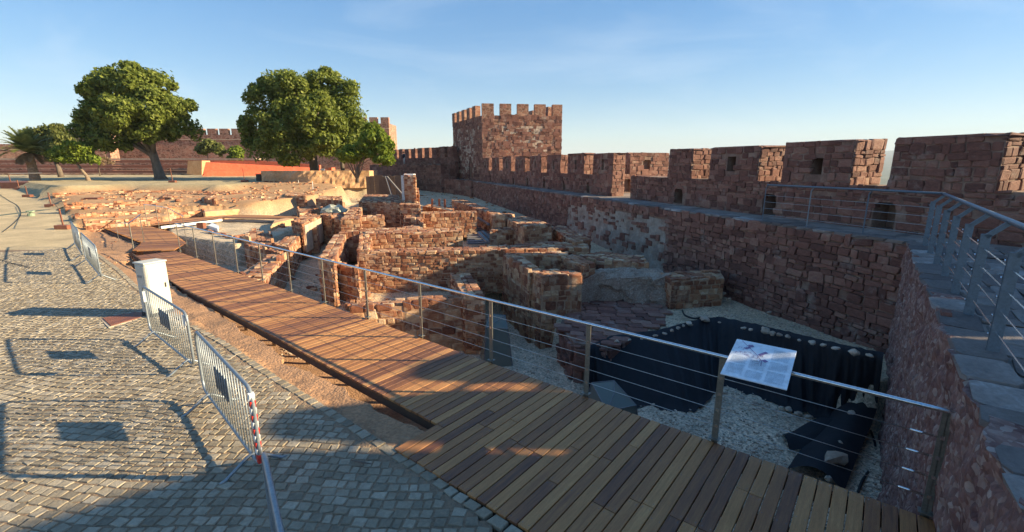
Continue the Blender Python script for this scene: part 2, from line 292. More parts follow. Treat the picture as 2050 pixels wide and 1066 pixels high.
# ------------------------------------------------------------------ stones: a pool of rough blocks shared by every wall
def make_pool(n, bev, jit, seed):
    r = random.Random(seed); pool = []
    for _ in range(n):
        bm = bmesh.new(); bmesh.ops.create_cube(bm, size=1)
        for v in bm.verts: v.co += Vector([r.uniform(-jit, jit) for _ in range(3)])
        if bev: bmesh.ops.bevel(bm, geom=list(bm.edges), offset=bev, segments=1, affect='EDGES')
        if bev:
            for v in bm.verts: v.co += Vector([r.uniform(-.028, .028) for _ in range(3)])
        bmesh.ops.recalc_face_normals(bm, faces=bm.faces)
        vs = np.array([v.co[:] for v in bm.verts]); bm.verts.index_update(); fs = [[v.index for v in f.verts] for f in bm.faces]
        bm.free(); pool.append((vs, fs))
    return pool
POOL = make_pool(14, .10, .085, 3); LOWPOOL = make_pool(10, 0, .09, 5)
POOLMESH = {}
def pool_mesh(i, material, pre='stone'):
    k = (i, material)
    if k not in POOLMESH:
        vs, fs = POOL[i]; me = bpy.data.meshes.new(pre); me.from_pydata([tuple(v) for v in vs], [], fs); me.materials.append(MATS[material])
        POOLMESH[k] = me
    return POOLMESH[k]
NPARTS = 0
def emit(st, parent, material, partname='stone', maxparts=290, minpx=10.0, stuffname='rubble', allstuff=False):
    """st: list of (center, u, v, n, (lu, lv, ln)); big ones become parts, the rest one stuff part"""
    global NPARTS
    inv = parent.matrix_world.inverted() if parent else Matrix()
    ploc = Matrix.Translation(-parent.location) if parent else Matrix()
    def size(s): return max(s[4][0], s[4][1])*F_PX/max(1, (s[0]-CAM).length)
    st = sorted(st, key=size, reverse=True); stuff = []
    for k, s in enumerate(st):
        c, u, v, n, (a, b, d) = s
        if not allstuff and k < maxparts and size(s) >= minpx:
            o = bpy.data.objects.new(partname, pool_mesh(rnd.randrange(len(POOL)), material)); COL.objects.link(o)
            M = Matrix(((u.x*a, v.x*b, n.x*d, c.x), (u.y*a, v.y*b, n.y*d, c.y), (u.z*a, v.z*b, n.z*d, c.z), (0, 0, 0, 1)))
            o.parent = parent; o.matrix_parent_inverse = Matrix(); o.matrix_basis = ploc@M; NPARTS += 1
        else: stuff.append(s)
    if stuff:
        V = []; Fc = []; k = 0; off = np.array(parent.location) if parent else np.zeros(3)
        for c, u, v, n, (a, b, d) in stuff:
            vs, fs = (POOL[rnd.randrange(14)] if (c-CAM).length < 16 else LOWPOOL[rnd.randrange(10)])
            M = np.array([[u.x*a, v.x*b, n.x*d], [u.y*a, v.y*b, n.y*d], [u.z*a, v.z*b, n.z*d]])
            V.append(vs@M.T+np.array(c)-off); Fc.extend([tuple(i+k for i in f) for f in fs]); k += len(vs)
        me = bpy.data.meshes.new(stuffname); me.from_pydata(np.vstack(V).tolist(), [], Fc)
        o = link(stuffname, me, parent, material); o['kind'] = 'stuff'
        return o
def face_stones(O, U, Vv, Nn, Lh, Hh, course=.17, lens=(.18, .5), depth=.12, proud=.02, topf=None, skip=0.0, rough=.012, skipf=None):
    """rows of stones on a face; O corner, U along, Vv up, Nn outwards"""
    st = []; y = -.02; k = 0
    while y < Hh-.02:
        h = course*rnd.uniform(.55, 1.45)
        if y+h > Hh-.06: h = Hh-y+.01
        x = rnd.uniform(-.1, 0)
        while x < Lh-.03:
            l = rnd.uniform(*lens)*(h/course)**.3; x0 = max(0, x); x1 = min(Lh, x+l)
            if Lh-x1 < .08: x1 = Lh
            x = x1+1e-4
            if x1-x0 < .05: continue
            cxm = (x0+x1)/2; cym = y+h/2
            if topf and y+h*.6 > topf(cxm): continue
            if rnd.random() < skip: continue
            if skipf and rnd.random() < skipf(cxm, cym): continue
            g = rnd.uniform(.012, .03)
            ang = rnd.gauss(0, .05); u = (U*math.cos(ang)+Vv*math.sin(ang)); v = (Vv*math.cos(ang)-U*math.sin(ang))
            hh = h-g*rnd.uniform(.3, 1.8); big = rnd.random() < .09
            if big: hh *= 1.6
            cym += .016*math.sin(cxm*2.3+Lh)
            c = O+U*cxm+Vv*(cym+rnd.uniform(-.01, .01))+Nn*(proud-depth/2+rnd.uniform(-rough, rough*1.6)+(.015 if big else 0))
            st.append((c, u, v, (Nn+u*rnd.gauss(0, .05)+v*rnd.gauss(0, .05)).normalized(), (x1-x0-g, hh, depth)))
            # split tall stones sometimes
        y += h; k += 1
    return st
WALLS = []
def ruin(label, poly, ztop, zbase, group='low walls of the excavated ruins', stone='ruin_stone', mortar='ruin_mortar', course=.14, lens=(.10, .42), top=True, skip=.03, px=True, name='ruin_wall',
         cat='ruin wall', allstuff=False, topsize=(.18, .40), maxparts=290, ragged=.035, zt_list=None, minpx=10.0):
    """one masonry wall: core + stones. poly = photo points (or world) of its top outline."""
    n0 = len(poly); zt = list(zt_list) if zt_list else [ztop]*n0
    P = [G(p[0], p[1], zt[i]) for i, p in enumerate(poly)] if px else [Vector((p[0], p[1], zt[i])) for i, p in enumerate(poly)]
    if area2([(p.x, p.y) for p in P]) < 0: P = P[::-1]; zt = zt[::-1]
    c = sum(P, Vector())/len(P); c.z = zbase
    root = empty(name, c, 0, label, cat, group)
    # core with an uneven top
    bm = bmesh.new(); n = len(P)
    core = MB(); core.prism([(p.x-c.x, p.y-c.y) for p in P], 0, [z-zbase-.02 for z in zt])
    co = core.build('core', mortar, root)
    st = []
    for i in range(n):
        a, b = P[i], P[(i+1) % n]; d = Vector((b.x-a.x, b.y-a.y, 0)); Ln = d.length
        if Ln < .15: continue
        u = d/Ln; nn = Vector((u.y, -u.x, 0)); m = (a+b)/2
        if nn.dot(CAM-m) < -1.0: continue
        za, zb = zt[i], zt[(i+1) % n]; sd = rnd.random()*50
        tf = (lambda x, za=za, zb=zb, Ln=Ln, sd=sd: za+(zb-za)*x/Ln-zbase+ragged*(mnoise.noise(Vector((x*1.3, sd, 0)))*2+.3))
        H = max(za, zb)-zbase+ragged
        st += face_stones(Vector((a.x, a.y, zbase)), u, Vector((0, 0, 1)), nn, Ln, H, course, lens, topf=tf, skip=skip)
    if top:
        # flat stones bedded on the top
        Ls = [((P[(i+1) % n]-P[i]).length, i) for i in range(n)]; i = max(Ls)[1]; u = (P[(i+1) % n]-P[i]); u.z = 0; u.normalize(); v = Vector((-u.y, u.x, 0))
        us = [(p-P[i]).dot(u) for p in P]; vs_ = [(p-P[i]).dot(v) for p in P]; PP = [(p.x, p.y) for p in P]
        y = min(vs_)
        ww = np.array([[p.x, p.y, 1] for p in P]); coef = np.linalg.lstsq(ww, np.array(zt), rcond=None)[0]
        while y < max(vs_):
            h = rnd.uniform(*topsize)*.8; h = min(h, max(.12, max(vs_)-y)); x = min(us)
            while x < max(us):
                l = rnd.uniform(*topsize)*1.1
                q = P[i]+u*(x+l/2)+v*(y+h/2)
                ok = all(inpoly(*( (P[i]+u*(x+l*fx)+v*(y+h*fy)).to_2d()), PP) for fx, fy in ((.15, .2), (.85, .2), (.15, .8), (.85, .8)))
                if ok and rnd.random() > .04:
                    z = coef@np.array([q.x, q.y, 1]); an = rnd.gauss(0, .12)
                    uu = u*math.cos(an)+v*math.sin(an); v2 = v*math.cos(an)-u*math.sin(an)
                    nz = (Vector((0, 0, 1))+u*rnd.gauss(0, .035)+v*rnd.gauss(0, .035)).normalized()
                    st.append((Vector((q.x, q.y, z-.02+rnd.uniform(-.008, .018))), uu, v2, nz, (l-.02, h-.02, .1)))
                x += l
            y += h
    emit(st, root, stone, allstuff=allstuff, maxparts=maxparts, minpx=minpx)
    return root

# ================================================================== GROUND
P0 = Vector((2.36, 4.78)); T = Vector((-.777, .629)); NN = Vector((.629, .777))      # boardwalk frame: s along, d outwards (towards the dig)
def D(s, d, z=0.0):
    q = P0+T*s+NN*d; return Vector((q.x, q.y, z))
CURB_PX = [(1120, 1110), (1050, 1066), (788, 897), (690, 835), (600, 780), (532, 738), (452, 680), (388, 644), (277, 573), (240, 539), (193, 505)]
CURB = [G(*p).to_2d() for p in CURB_PX]
FARP = [G(163, 470, .1).to_2d(), G(150, 440, .3).to_2d(), G(122, 410, .5).to_2d(), G(92, 392, .8).to_2d(), G(70, 378, 1.1).to_2d(), G(40, 366, 1.5).to_2d(), Vector((-75, 62))]
PAVE = [tuple(p) for p in ([Vector((1.5, 0))]+CURB+FARP)]+[(-110, 62), (-110, -6), (1.5, -6)]
def zpave(x, y):
    z = np.interp(y, [0, 17, 20, 30, 38, 46, 54, 70], [0, 0, .08, .35, .65, 1.05, 1.5, 1.6])
    return z-np.clip((-x-4.2)*.03, 0, .12)*np.clip((12-y)/4, 0, 1)
RW_A, RW_B = Vector((1.0, -.17)), Vector((9.06, 10.26))      # near parapet wall face
def IX(y): return 12.5-.333*y
def FX(y): return 14.3-.333*y
PIT = [D(-2.6, .1).to_2d(), D(5.6, .1).to_2d(), G(700, 618, -.7).to_2d(), G(800, 598, -.7).to_2d(), G(930, 590, -.7).to_2d(), G(905, 548, -.5).to_2d(), G(1005, 507, -.05).to_2d(), G(1084, 553, -.05).to_2d(),
       G(1100, 630, -1.3).to_2d(), G(1215, 695, -1.3).to_2d(), G(1250, 680, -1.3).to_2d(), G(1320, 672, -1.25).to_2d(), G(1400, 645, -1.2).to_2d(), G(1445, 642, -1.15).to_2d(), G(1600, 680, -.85).to_2d(), G(1765, 716, -.6).to_2d(), Vector((8.6, 9.2)), Vector((5.2, 5.2))]
PIT = [tuple(p) for p in PIT]
STRIP = [tuple(p) for p in CURB[1:]]+[tuple(G(163, 470, .1).to_2d()), tuple(G(188, 453).to_2d()), tuple(G(285, 487).to_2d()), tuple(G(257, 505).to_2d())]+[tuple(G(*p).to_2d()) for p in ((360, 577), (500, 650), (650, 733), (868, 850), (800, 897), (1050, 1070))]
LAWN = [tuple(G(*p).to_2d()) for p in ((40, 366, 1.5), (100, 374, 1.5), (240, 370, 1.5), (460, 372, 1.45), (530, 366, 1.4), (740, 366, 1.35))]+[(-13, 60), (-22, 76), (-22, 90), (-120, 90), (-120, 62), (-75, 62)]
TERR = [tuple(G(*p).to_2d()) for p in ((163, 470, .1), (188, 453, 0), (330, 447, 0), (420, 433, .1), (640, 415, .1), (690, 400, 0), (530, 366, 1.4), (460, 372, 1.45), (240, 370, 1.5), (100, 374, 1.5), (92, 392, .8), (122, 410, .5), (150, 440, .3))]
YARD = [tuple(G(*p, -.2).to_2d()) for p in ((330, 470), (350, 440), (600, 432), (590, 460), (545, 478), (470, 490), (400, 480))]
MOUND = [tuple(G(*p, -1.3).to_2d()) for p in ((1090, 640), (1165, 612), (1340, 604), (1340, 655), (1215, 697))]
def zone_z(x, y):
    z = np.interp(y, [0, 17, 22, 28, 36, 46, 60], [-1.3, -1.3, -1.05, -.75, -.5, -.3, 0])
    reg = np.zeros(x.shape, int)     # 0 gravel
    m = inpoly_np(x, y, TERR); z = np.where(m, np.interp(y, [20, 23.8, 24.0, 27.3, 27.5, 30.8, 31.0, 35.8, 36.0, 41, 44, 47], [0, 0.0, .35, .36, .56, .58, .82, .86, .95, 1.0, 1.5, 1.55])*np.clip(1.0-(x+12)/12*.6, 0, 1), z); reg[m] = 2
    m = inpoly_np(x, y, LAWN); z = np.where(m, np.interp(y, [44, 50, 70, 90], [1.5, 1.55, 1.6, 1.7]), z); reg[m] = 3
    m = inpoly_np(x, y, YARD); z = np.where(m, -.2, z); reg[m] = 0
    m = inpoly_np(x, y, STRIP)
    dd = (x-P0.x)*NN.x+(y-P0.y)*NN.y; ss = (x-P0.x)*T.x+(y-P0.y)*T.y
    cy_ = np.interp(-x, [-c.x for c in CURB[1:]], [c.y for c in CURB[1:]]); dist = (y-cy_)*.75
    z = np.where(m, -.02-.10*np.clip(dist/.8, 0, 1), z); reg[m] = 1
    rag = np.interp(ss*3.1 % 7, [0, .8, 1.7, 2.6, 3.5, 4.4, 5.6, 7], [0, .12, -.03, .10, .02, .15, .04, 0])+np.sin(ss*9)*.03
    dl = np.interp(ss, [2.86, 6.1, 9.4, 13.1, 17.0], [-1.80, -1.83, -1.76, -1.66, -1.22])
    u = (dd > dl-.42) & (dd < .4) & (ss > -3) & (ss < 19) & (y < 17.3) & ~inpoly_np(x, y, PAVE)
    z = np.where(u, np.minimum(z, -.55), z); reg[u] = 1
    m = inpoly_np(x, y, PIT); z = np.where(m, -2.3, z); reg[m] = 4
    m = inpoly_np(x, y, PAVE); z = np.where(m, zpave(x, y), z); reg[m] = np.where(y[m] < 17.2, 5, 6)
    return z, reg
RC = {0: (.60, .46, .30, 1), 1: (.42, .23, .12, .35), 2: (.48, .275, .135, .5), 3: (.46, .36, .20, .3), 4: (.66, .51, .36, 1), 5: (.27, .185, .115, 0), 6: (.52, .40, .23, .05)}
def grid(name, X, Y, zfun, cut=None):
    gx, gy = np.meshgrid(X, Y); z, reg = zfun(gx, gy); ny, nx = gx.shape
    nz = np.array([mnoise.noise(Vector((a*.8, b*.8, 0)))*.05+mnoise.noise(Vector((a*3, b*3, 5)))*.018 for a, b in zip(gx.ravel(), gy.ravel())]).reshape(gx.shape)
    amp = np.choose(np.clip(reg, 0, 7), [1, .9, 1.4, 1.6, 2.0, .0, .12, 1])
    z = z+nz*amp
    V = np.stack([gx, gy, z], -1).reshape(-1, 3)
    idx = np.arange(ny*nx).reshape(ny, nx); q = np.stack([idx[:-1, :-1], idx[:-1, 1:], idx[1:, 1:], idx[1:, :-1]], -1).reshape(-1, 4)
    me = bpy.data.meshes.new(name); me.vertices.add(len(V)); me.vertices.foreach_set('co', V.ravel()); me.loops.add(q.size); me.loops.foreach_set('vertex_index', q.ravel())
    me.polygons.add(len(q)); me.polygons.foreach_set('loop_start', np.arange(0, q.size, 4)); me.polygons.foreach_set('use_smooth', [True]*len(q)); me.update(calc_edges=True)
    ca = me.color_attributes.new('surf', 'FLOAT_COLOR', 'POINT'); cols = np.array([RC[i] for i in range(7)])[reg].reshape(-1, 4); ca.data.foreach_set('color', cols.ravel())
    return link(name, me, None, 'ground_surface'), z
grx = np.arange(-30, 13.01, .14); gry = np.arange(-2, 30.01, .14)
g0, GZ = grid('ground', grx, gry, zone_z); tag(g0, kind='structure')
def gz(x, y):
    i = int(round((x+30)/.14)); j = int(round((y+2)/.14))
    if 0 <= j < GZ.shape[0] and 0 <= i < GZ.shape[1]: return float(GZ[j, i])
    return float(zone_z(np.array([x]), np.array([y]))[0][0])
def GG(px, py, lift=0.0):
    z = .3
    for _ in range(25):
        p = G(px, py, z); z = .6*z+.4*(float(zone_z(np.array([p.x]), np.array([p.y]))[0][0])+lift)
    return G(px, py, z)
g1, _ = grid('far_ground', np.arange(-125, 35, .7), np.concatenate([np.arange(29.9, 92, .5)]), zone_z); tag(g1, kind='structure')
g2, _ = grid('path', np.arange(-125, -29.8, .8), np.arange(-2, 30.6, .8), zone_z); tag(g2, kind='structure')
mb = MB(); mb.add([(-200, 91, 1.6), (-20, 91, 1.6), (-20, 125, 3), (-200, 125, 3)], [(0, 1, 2, 3)]); o = mb.build('terrace_ground', 'earth_render'); tag(o, kind='structure')
# ---- landscape beyond the castle hill
def land():
    mb = MB(); n = 96; rings = [(60, -45), (400, -70), (1500, -75), (3500, -70), (5500, -60), (8000, -40), (9300, -60)]
    vs = []; fs = []
    for k, (r, z) in enumerate(rings):
        for i in range(n):
            a = 2*math.pi*i/n; h = z
            if k == 3: h += 40+40*mnoise.noise(Vector((math.cos(a)*6, math.sin(a)*6, 1)))*1.5
            if k == 4: h += 90+110*abs(mnoise.noise(Vector((math.cos(a)*9, math.sin(a)*9, 3))))
            if k == 5: h += 130+230*abs(mnoise.noise(Vector((math.cos(a)*11, math.sin(a)*11, 8))))
            vs.append((r*math.cos(a), 30+r*math.sin(a), h))
    for k in range(len(rings)-1):
        for i in range(n): fs.append((k*n+i, k*n+(i+1) % n, (k+1)*n+(i+1) % n, (k+1)*n+i))
    mb.add(vs, fs); return mb
mat('hill_cover', [(.2, (.035, .055, .02)), (.5, (.07, .09, .035)), (.8, (.16, .14, .08))], rough=1, scale=.006, bump=0, rand=0, coord='World', bscale=.05)
o = land().build('hills', 'hill_cover', smooth=True); tag(o, kind='structure')

# ================================================================== PAVEMENT COBBLES
def bank():
    r_ = random.Random(12); n = 420; V = []; F = []; lx = [2.2, 2.86, 6.1, 9.4, 13.1, 16.6]; ly = [-1.80, -1.80, -1.83, -1.76, -1.66, -1.25]
    def ragd(s_): return .10*mnoise.noise(Vector((s_*.9, 0, 4)))+.07*mnoise.noise(Vector((s_*3.1, 0, 8)))+.03*mnoise.noise(Vector((s_*11, 0, 2)))
    for i in range(n+1):
        s_ = 2.2+(16.4-2.2)*i/n; e = float(np.interp(s_, lx, ly)); wd_ = float(np.interp(s_, [2.2, 3.2, 6.5, 9, 17], [.0, -.16, -.17, -.06, -.02])); e2 = min(e+.03, e+wd_+ragd(s_))
        for k, dd in enumerate((-1.0, -.62, -.4, -.2, -.07, -.01, 0, .015, .0, -.05)):
            q = D(s_, e2+dd); zt = -.035+.035*mnoise.noise(q*1.7)+.012*mnoise.noise(q*7); z = {0: -.16, 1: zt-.035}.get(k, zt)
            if k >= 6: z = zt-(-.0, .04, .2, .62)[k-6]+(.0 if k < 9 else 0)
            if k in (7, 8): q = q+Vector((NN.x, NN.y, 0))*(.035*mnoise.noise(Vector((s_*6, k, 1))))
            V.append((q.x, q.y, z))
    for i in range(n):
        for k in range(9): a = i*10+k; F.append((a, a+10, a+11, a+1))
    me = bpy.data.meshes.new('dirt_bank'); me.from_pydata(V, [], F); ca = me.color_attributes.new('surf', 'FLOAT_COLOR', 'POINT'); ca.data.foreach_set('color', np.tile(np.array(RC[1]), len(V)))
    tag(link('dirt_bank', me, None, 'ground_surface'), kind='structure')
bank()
pave = tag(MB().prism([tuple(p) for p in ccw([(c.x, c.y) for c in CURB[0:-1]]+[(-14.9, 16.6), (-15.5, 8), (-4, 1)])], -.25, -.2).build('pavement', 'rock'), kind='structure')
ct = [c for c in CURB]
def curbd(x, y):
    """distance inside the curb line (positive = on the pavement)"""
    best = 1e9; sgn = 1
    for i in range(len(ct)-1):
        a, b = ct[i], ct[i+1]; d = b-a; t = max(0, min(1, ((x-a.x)*d.x+(y-a.y)*d.y)/d.length_squared)); q = a+d*t; e = math.hypot(x-q.x, y-q.y)
        if e < best: best = e; cr = d.x*(y-a.y)-d.y*(x-a.x); sgn = 1 if cr > 0 else -1
    return best*sgn
cob = []
def cobble(x, y, a, lx, ly):
    z = float(zpave(np.array(x), np.array(y)))
    ca, sa = math.cos(a), math.sin(a); h = rnd.uniform(.007, .013); tz = [rnd.gauss(0, .0025) for _ in range(4)]
    vs = []
    for k, (sx, sy) in enumerate(((-1, -1), (1, -1), (1, 1), (-1, 1))):
        jx, jy = rnd.uniform(.78, 1.05), rnd.uniform(.76, 1.06)
        px, py = sx*lx/2*jx, sy*ly/2*jy; vs.append((x+px*ca-py*sa, y+px*sa+py*ca, z-.03))
        vs.append((x+(px*.985)*ca-(py*.985)*sa, y+px*.985*sa+py*.985*ca, z+h*.45))
    top = [(x+(vs[2*k+1][0]-x)*.90, y+(vs[2*k+1][1]-y)*.90, z+h+tz[k]) for k in range(4)]
    V = [vs[0], vs[2], vs[4], vs[6], vs[1], vs[3], vs[5], vs[7]]+top
    return V
CF = [(0, 1, 5, 4), (1, 2, 6, 5), (2, 3, 7, 6), (3, 0, 4, 7), (4, 5, 9, 8), (5, 6, 10, 9), (6, 7, 11, 10), (7, 4, 8, 11), (8, 9, 10, 11)]
sgnchk = curbd(-6, 5)
# curb row
for i in range(len(ct)-1):
    a, b = ct[i], ct[i+1]; d = b-a; L_ = d.length; t = 0; u = d.normalized(); nrm = Vector((-u.y, u.x)); 
    if curbd(*( (a+b)/2+nrm*.2)) < 0: nrm = -nrm
    while t < L_:
        l = rnd.uniform(.13, .2); q = a+u*(t+l/2)+nrm*.065; cob.append(cobble(q.x, q.y, math.atan2(u.y, u.x)+rnd.gauss(0, .04), l-.012, .125)); t += l
ang0 = math.radians(-7); ca0, sa0 = math.cos(ang0), math.sin(ang0); pitch = .118
r = 0; 
for iy in range(-60, 190):
    y0 = iy*pitch; x0 = -26.0+rnd.uniform(0, .1)
    while x0 < 3:
        l = rnd.uniform(.085, .165); xx = x0+l/2; x0 += l
        yy = y0+.16*math.sin(xx*.55+1)+.05*math.sin(xx*2.3+iy*.07)
        X = xx*ca0-yy*sa0; Y = xx*sa0+yy*ca0
        if Y < 1.8 or Y > 17.3+.8*math.sin(X*.7): continue
        p = pxof(X, Y, 0)
        if p[0] < -150 or p[0] > 1250 or p[1] > 1180: continue
        d = curbd(X, Y)*(1 if sgnchk > 0 else -1)
        if d < .185: continue
        cob.append(cobble(X, Y, ang0+rnd.gauss(0, .11)+.09*math.cos(xx*.55+1), l-rnd.uniform(.006, .012), pitch-rnd.uniform(.005, .011)))
cob.sort(key=lambda V: (Vector(V[0])-CAM).length)
vis = [V for V in cob if 0 < pxof(*V[0])[0] < 2050 and pxof(*V[0])[1] < 1066]; nv = set(id(V) for V in vis[:290])
V_, F_ = [], []
for V in cob:
    if id(V) in nv:
        me = bpy.data.meshes.new('cobble'); c = Vector(V[8]); c.z = 0; me.from_pydata([tuple(Vector(p)-c) for p in V], [], CF); o = link('cobble', me, pave, 'cobble_stone'); o.location = c
    else:
        k = len(V_); V_ += V; F_ += [tuple(i+k for i in f) for f in CF]
me = bpy.data.meshes.new('cobbles'); me.from_pydata(V_, [], F_); o = link('cobbles', me, pave, 'cobble_stone'); o['kind'] = 'stuff'
print('cobbles', len(cob))

# ================================================================== BOARDWALK
board = empty('boardwalk', (0, 0, 0), 0, 'long brown hardwood boardwalk running from the corner by the parapet wall into the ruins', 'boardwalk')
def plank_mesh():
    m = MB(); m.box((0, 0, 0), (1, 1, 1)); return m
NPL = 0
def plank(a, b, width, z, th=.035, parent=board, material='wood_plank', name='plank', screws=True):
    """plank from a to b (2d)"""
    global NPL; NPL += 1
    d = b-a; ln = d.length
    m = MB(); m.box((0, 0, 0), (ln, width, th)); me = m.mesh(name, bevel=.004); me.materials.append(MATS[material])
    if screws:
        me.materials.append(MATS['bright_steel']); m2 = MB()
        bm = bmesh.new(); bm.from_mesh(me)
        nn = max(2, int(ln/.62)+1)
        for i in range(nn):
            x = -ln/2+.045+(ln-.09)*i/(nn-1)
            for sy in (-1, 1):
                c = Vector((x, sy*width*.3, th/2+.001)); vv = [bm.verts.new(c+Vector((math.cos(k*math.pi/3)*.0038, math.sin(k*math.pi/3)*.0038, .0005))) for k in range(6)]
                f = bm.faces.new(vv); f.material_index = 1
        bm.to_mesh(me); bm.free()
    o = bpy.data.objects.new(name, me); COL.objects.link(o); o.parent = parent
    o.location = (*((a+b)/2), z-th/2+rnd.uniform(-.0015, .0015)); o.rotation_euler = (rnd.gauss(0, .003), 0, math.atan2(d.y, d.x)); return o
LEDGE = [(-2.0, -2.43), (2.86, -2.43)]
le = [G(868, 850).to_2d(), G(650, 733).to_2d(), G(500, 650).to_2d(), G(360, 577).to_2d(), G(262, 508).to_2d()]
les = [((q-P0).dot(T), (q-P0).dot(NN)) for q in le]
S_END = (G(352, 504).to_2d()-P0).dot(T)
s = -1.93; pw = .128; row = 0
while s < S_END-.05:
    if s+pw/2 < 2.87: d0 = -2.43
    else: d0 = float(np.interp(s+pw/2, [q[0] for q in les], [q[1] for q in les]))
    d0 = max(d0, -2.43); d1 = .0
    a = d0+rnd.uniform(-.006, .006); b = d1+rnd.uniform(-.004, .004); cuts = [a]
    if s < 7 and b-a > 1.9 and row % 2 == 0 or (s < 2.9 and row % 5): cuts.append(a+(b-a)*rnd.choice([.27, .4, .55, .72])+rnd.uniform(-.03, .03))
    cuts.append(b)
    for k in range(len(cuts)-1):
        plank(D(s+pw/2, cuts[k]+(.003 if k else 0)).to_2d(), D(s+pw/2, cuts[k+1]-(.003 if k < len(cuts)-2 else 0)).to_2d(), pw-.011, .03, screws=(s < 8))
    s += pw; row += 1
# far platform, planks running roughly across the view
PF = [G(*p).to_2d() for p in ((266, 503), (349, 502), (372, 488), (343, 466), (296, 454), (205, 455.5), (285, 487))]
def clip_rows(PF, direction, pw, z, screws=False, parent=board, material='wood_plank', name='plank', off=0):
    u = direction.normalized(); v = Vector((-u.y, u.x)); vs = [p.dot(v) for p in PF]; y = min(vs)
    while y < max(vs):
        ym = y+pw/2; xs = []
        for i in range(len(PF)):
            a, b = PF[i], PF[(i+1) % len(PF)]; va, vb = a.dot(v), b.dot(v)
            if (va > ym) != (vb > ym): xs.append((a+(b-a)*((ym-va)/(vb-va))).dot(u))
        xs.sort()
        for k in range(0, len(xs)-1, 2):
            if xs[k+1]-xs[k] > .15: plank(u*xs[k]+v*ym, u*xs[k+1]+v*ym, pw-.012, z, screws=screws, parent=parent, material=material, name=name)
        y += pw
clip_rows(PF, (G(343, 466).to_2d()-G(240, 470).to_2d()), .22, .028)
# edge beams and joists under the deck
mb = MB()
for dd_ in (-.08, -.9): mb.bar(D(-1.9, dd_, -.09), D(S_END-.2, max(dd_, -1.3) if dd_ < -1.2 else dd_, -.09), .06, .16)
mb.bar(D(-1.9, -2.38, -.09), D(2.85, -2.38, -.09), .05, .14)
for i in range(len(les)-1): mb.bar(D(les[i][0], les[i][1]+.05, -.08), D(les[i+1][0], les[i+1][1]+.05, -.08), .03, .15)
for i in range(12):
    for dd_ in (-.12, -.5): mb.bar(D(-1.5+i*1.7, dd_, -.12), D(-1.5+i*1.7, dd_, -2.3 if i < 4 else -1.4), .09, .09)
mb.build('beam', 'dark_wood', board)
# second boardwalk crossing behind (pale edge beam)
b2 = empty('boardwalk', (0, 0, 0), 0, 'narrow boardwalk with a white edge beam turning off into the ruins behind the railings', 'boardwalk')
A1 = [G(*p, .05).to_2d() for p in ((300, 452), (445, 437), (470, 431), (345, 440))]
clip_rows(A1, A1[1]-A1[0], .2, .08, parent=b2)
A2 = [G(*p, .05).to_2d() for p in ((445, 437), (600, 440), (592, 434), (470, 431))]
clip_rows(A2, A2[1]-A2[0], .2, .08, parent=b2)
mb = MB(); mb.bar(G(322, 456, -.02), G(444, 441, -.02), .08, .12); mb.bar(G(352, 452, .0), G(352, 458, -.3), .12, .12); mb.bar(G(424, 443, .0), G(424, 449, -.3), .1, .1); mb.build('edge_beam', 'tape_white', b2)
mb = MB(); mb.bar(G(446, 442, -.02), G(594, 444, -.02), .06, .10); mb.build('edge_beam', 'grey_wood', b2)
# wooden steps down to the dirt
stp = empty('wooden_steps', (0, 0, 0), 0, 'two wooden steps leading down from the far boardwalk platform to the dirt', 'steps')
for k, (pa, pb, pc, pd, z) in enumerate([((188, 457), (205, 455), (285, 486), (272, 492), -.14), ((175, 465), (190, 460), (264, 492), (250, 497), -.27)]):
    q = [G(*p, z).to_2d() for p in (pa, pb, pc, pd)]
    MB().prism([tuple(p) for p in ccw([tuple(x) for x in q])], z-.04, z).build('tread', 'brown_wood', stp)
mb = MB(); mb.bar(G(188, 457, -.2), G(280, 496, -.2), .05, .3); mb.build('stringer', 'dark_wood', stp)

# ================================================================== RAILINGS
def railing(name, label, basepts, ztop, cables, postmat='post_steel', railmat='bright_steel', r=.022, postw=(.042, .012), group=None, tens=False, lean=0.0, cat='railing'):
    root = empty(name, basepts[0], 0, label, cat, group); o0 = Vector(basepts[0])
    tops = []
    for i, p in enumerate(basepts):
        p = Vector(p)-o0; q = p+Vector((0, 0, ztop[i] if isinstance(ztop, list) else ztop)); tops.append(q)
        a = Vector(basepts[min(i+1, len(basepts)-1)])-Vector(basepts[max(i-1, 0)]); a.z = 0; a.normalize(); nx = Vector((-a.y, a.x, 0))
        m = MB()
        for sd in (-1, 1): m.bar(p+a*sd*.014+Vector((0, 0, -.12)), q+a*sd*.014-Vector((0, 0, .012)), postw[1], postw[0], up=a)
        m.box(p+Vector((0, 0, .036)), (.11, .09, .008), Matrix.Rotation(math.atan2(a.y, a.x), 3, 'Z'))
        m.build('post', postmat, root)
        b = MB()
        for h in cables: b.box(p+Vector((0, 0, h)), (.034, .034, .02), Matrix.Rotation(math.atan2(a.y, a.x), 3, 'Z')@Matrix.Rotation(math.pi/2, 3, 'X'))
        b.build('cable_clamp', 'bright_steel', root)
    MB().tube([tops[0]-(tops[1]-tops[0]).normalized()*.15]+tops+[tops[-1]+(tops[-1]-tops[-2]).normalized()*.03], r, 10).build('top_rail', railmat, root, smooth=True)
    for h in cables:
        pts = [Vector(p)-o0+Vector((0, 0, h)) for p in basepts]
        MB().tube(pts, .0042, 5).build('cable', 'steel', root, smooth=True)
        if tens:
            d = (pts[1]-pts[0]).normalized(); MB().tube([pts[0]+d*.06, pts[0]+d*.22], .011, 8).build('tensioner', 'bright_steel', root, smooth=True)
    return root
ss = [-1.86, 0, 1.72, 3.5, 5.25, 6.98, 8.7, 10.35, 12.0, 13.7, 15.4, 17.2, 18.95]
railing('railing', 'long stainless railing with four thin cables along the right edge of the boardwalk', [D(s, .03, .03) for s in ss], 1.06, [.2, .4, .6, .8], tens=True)
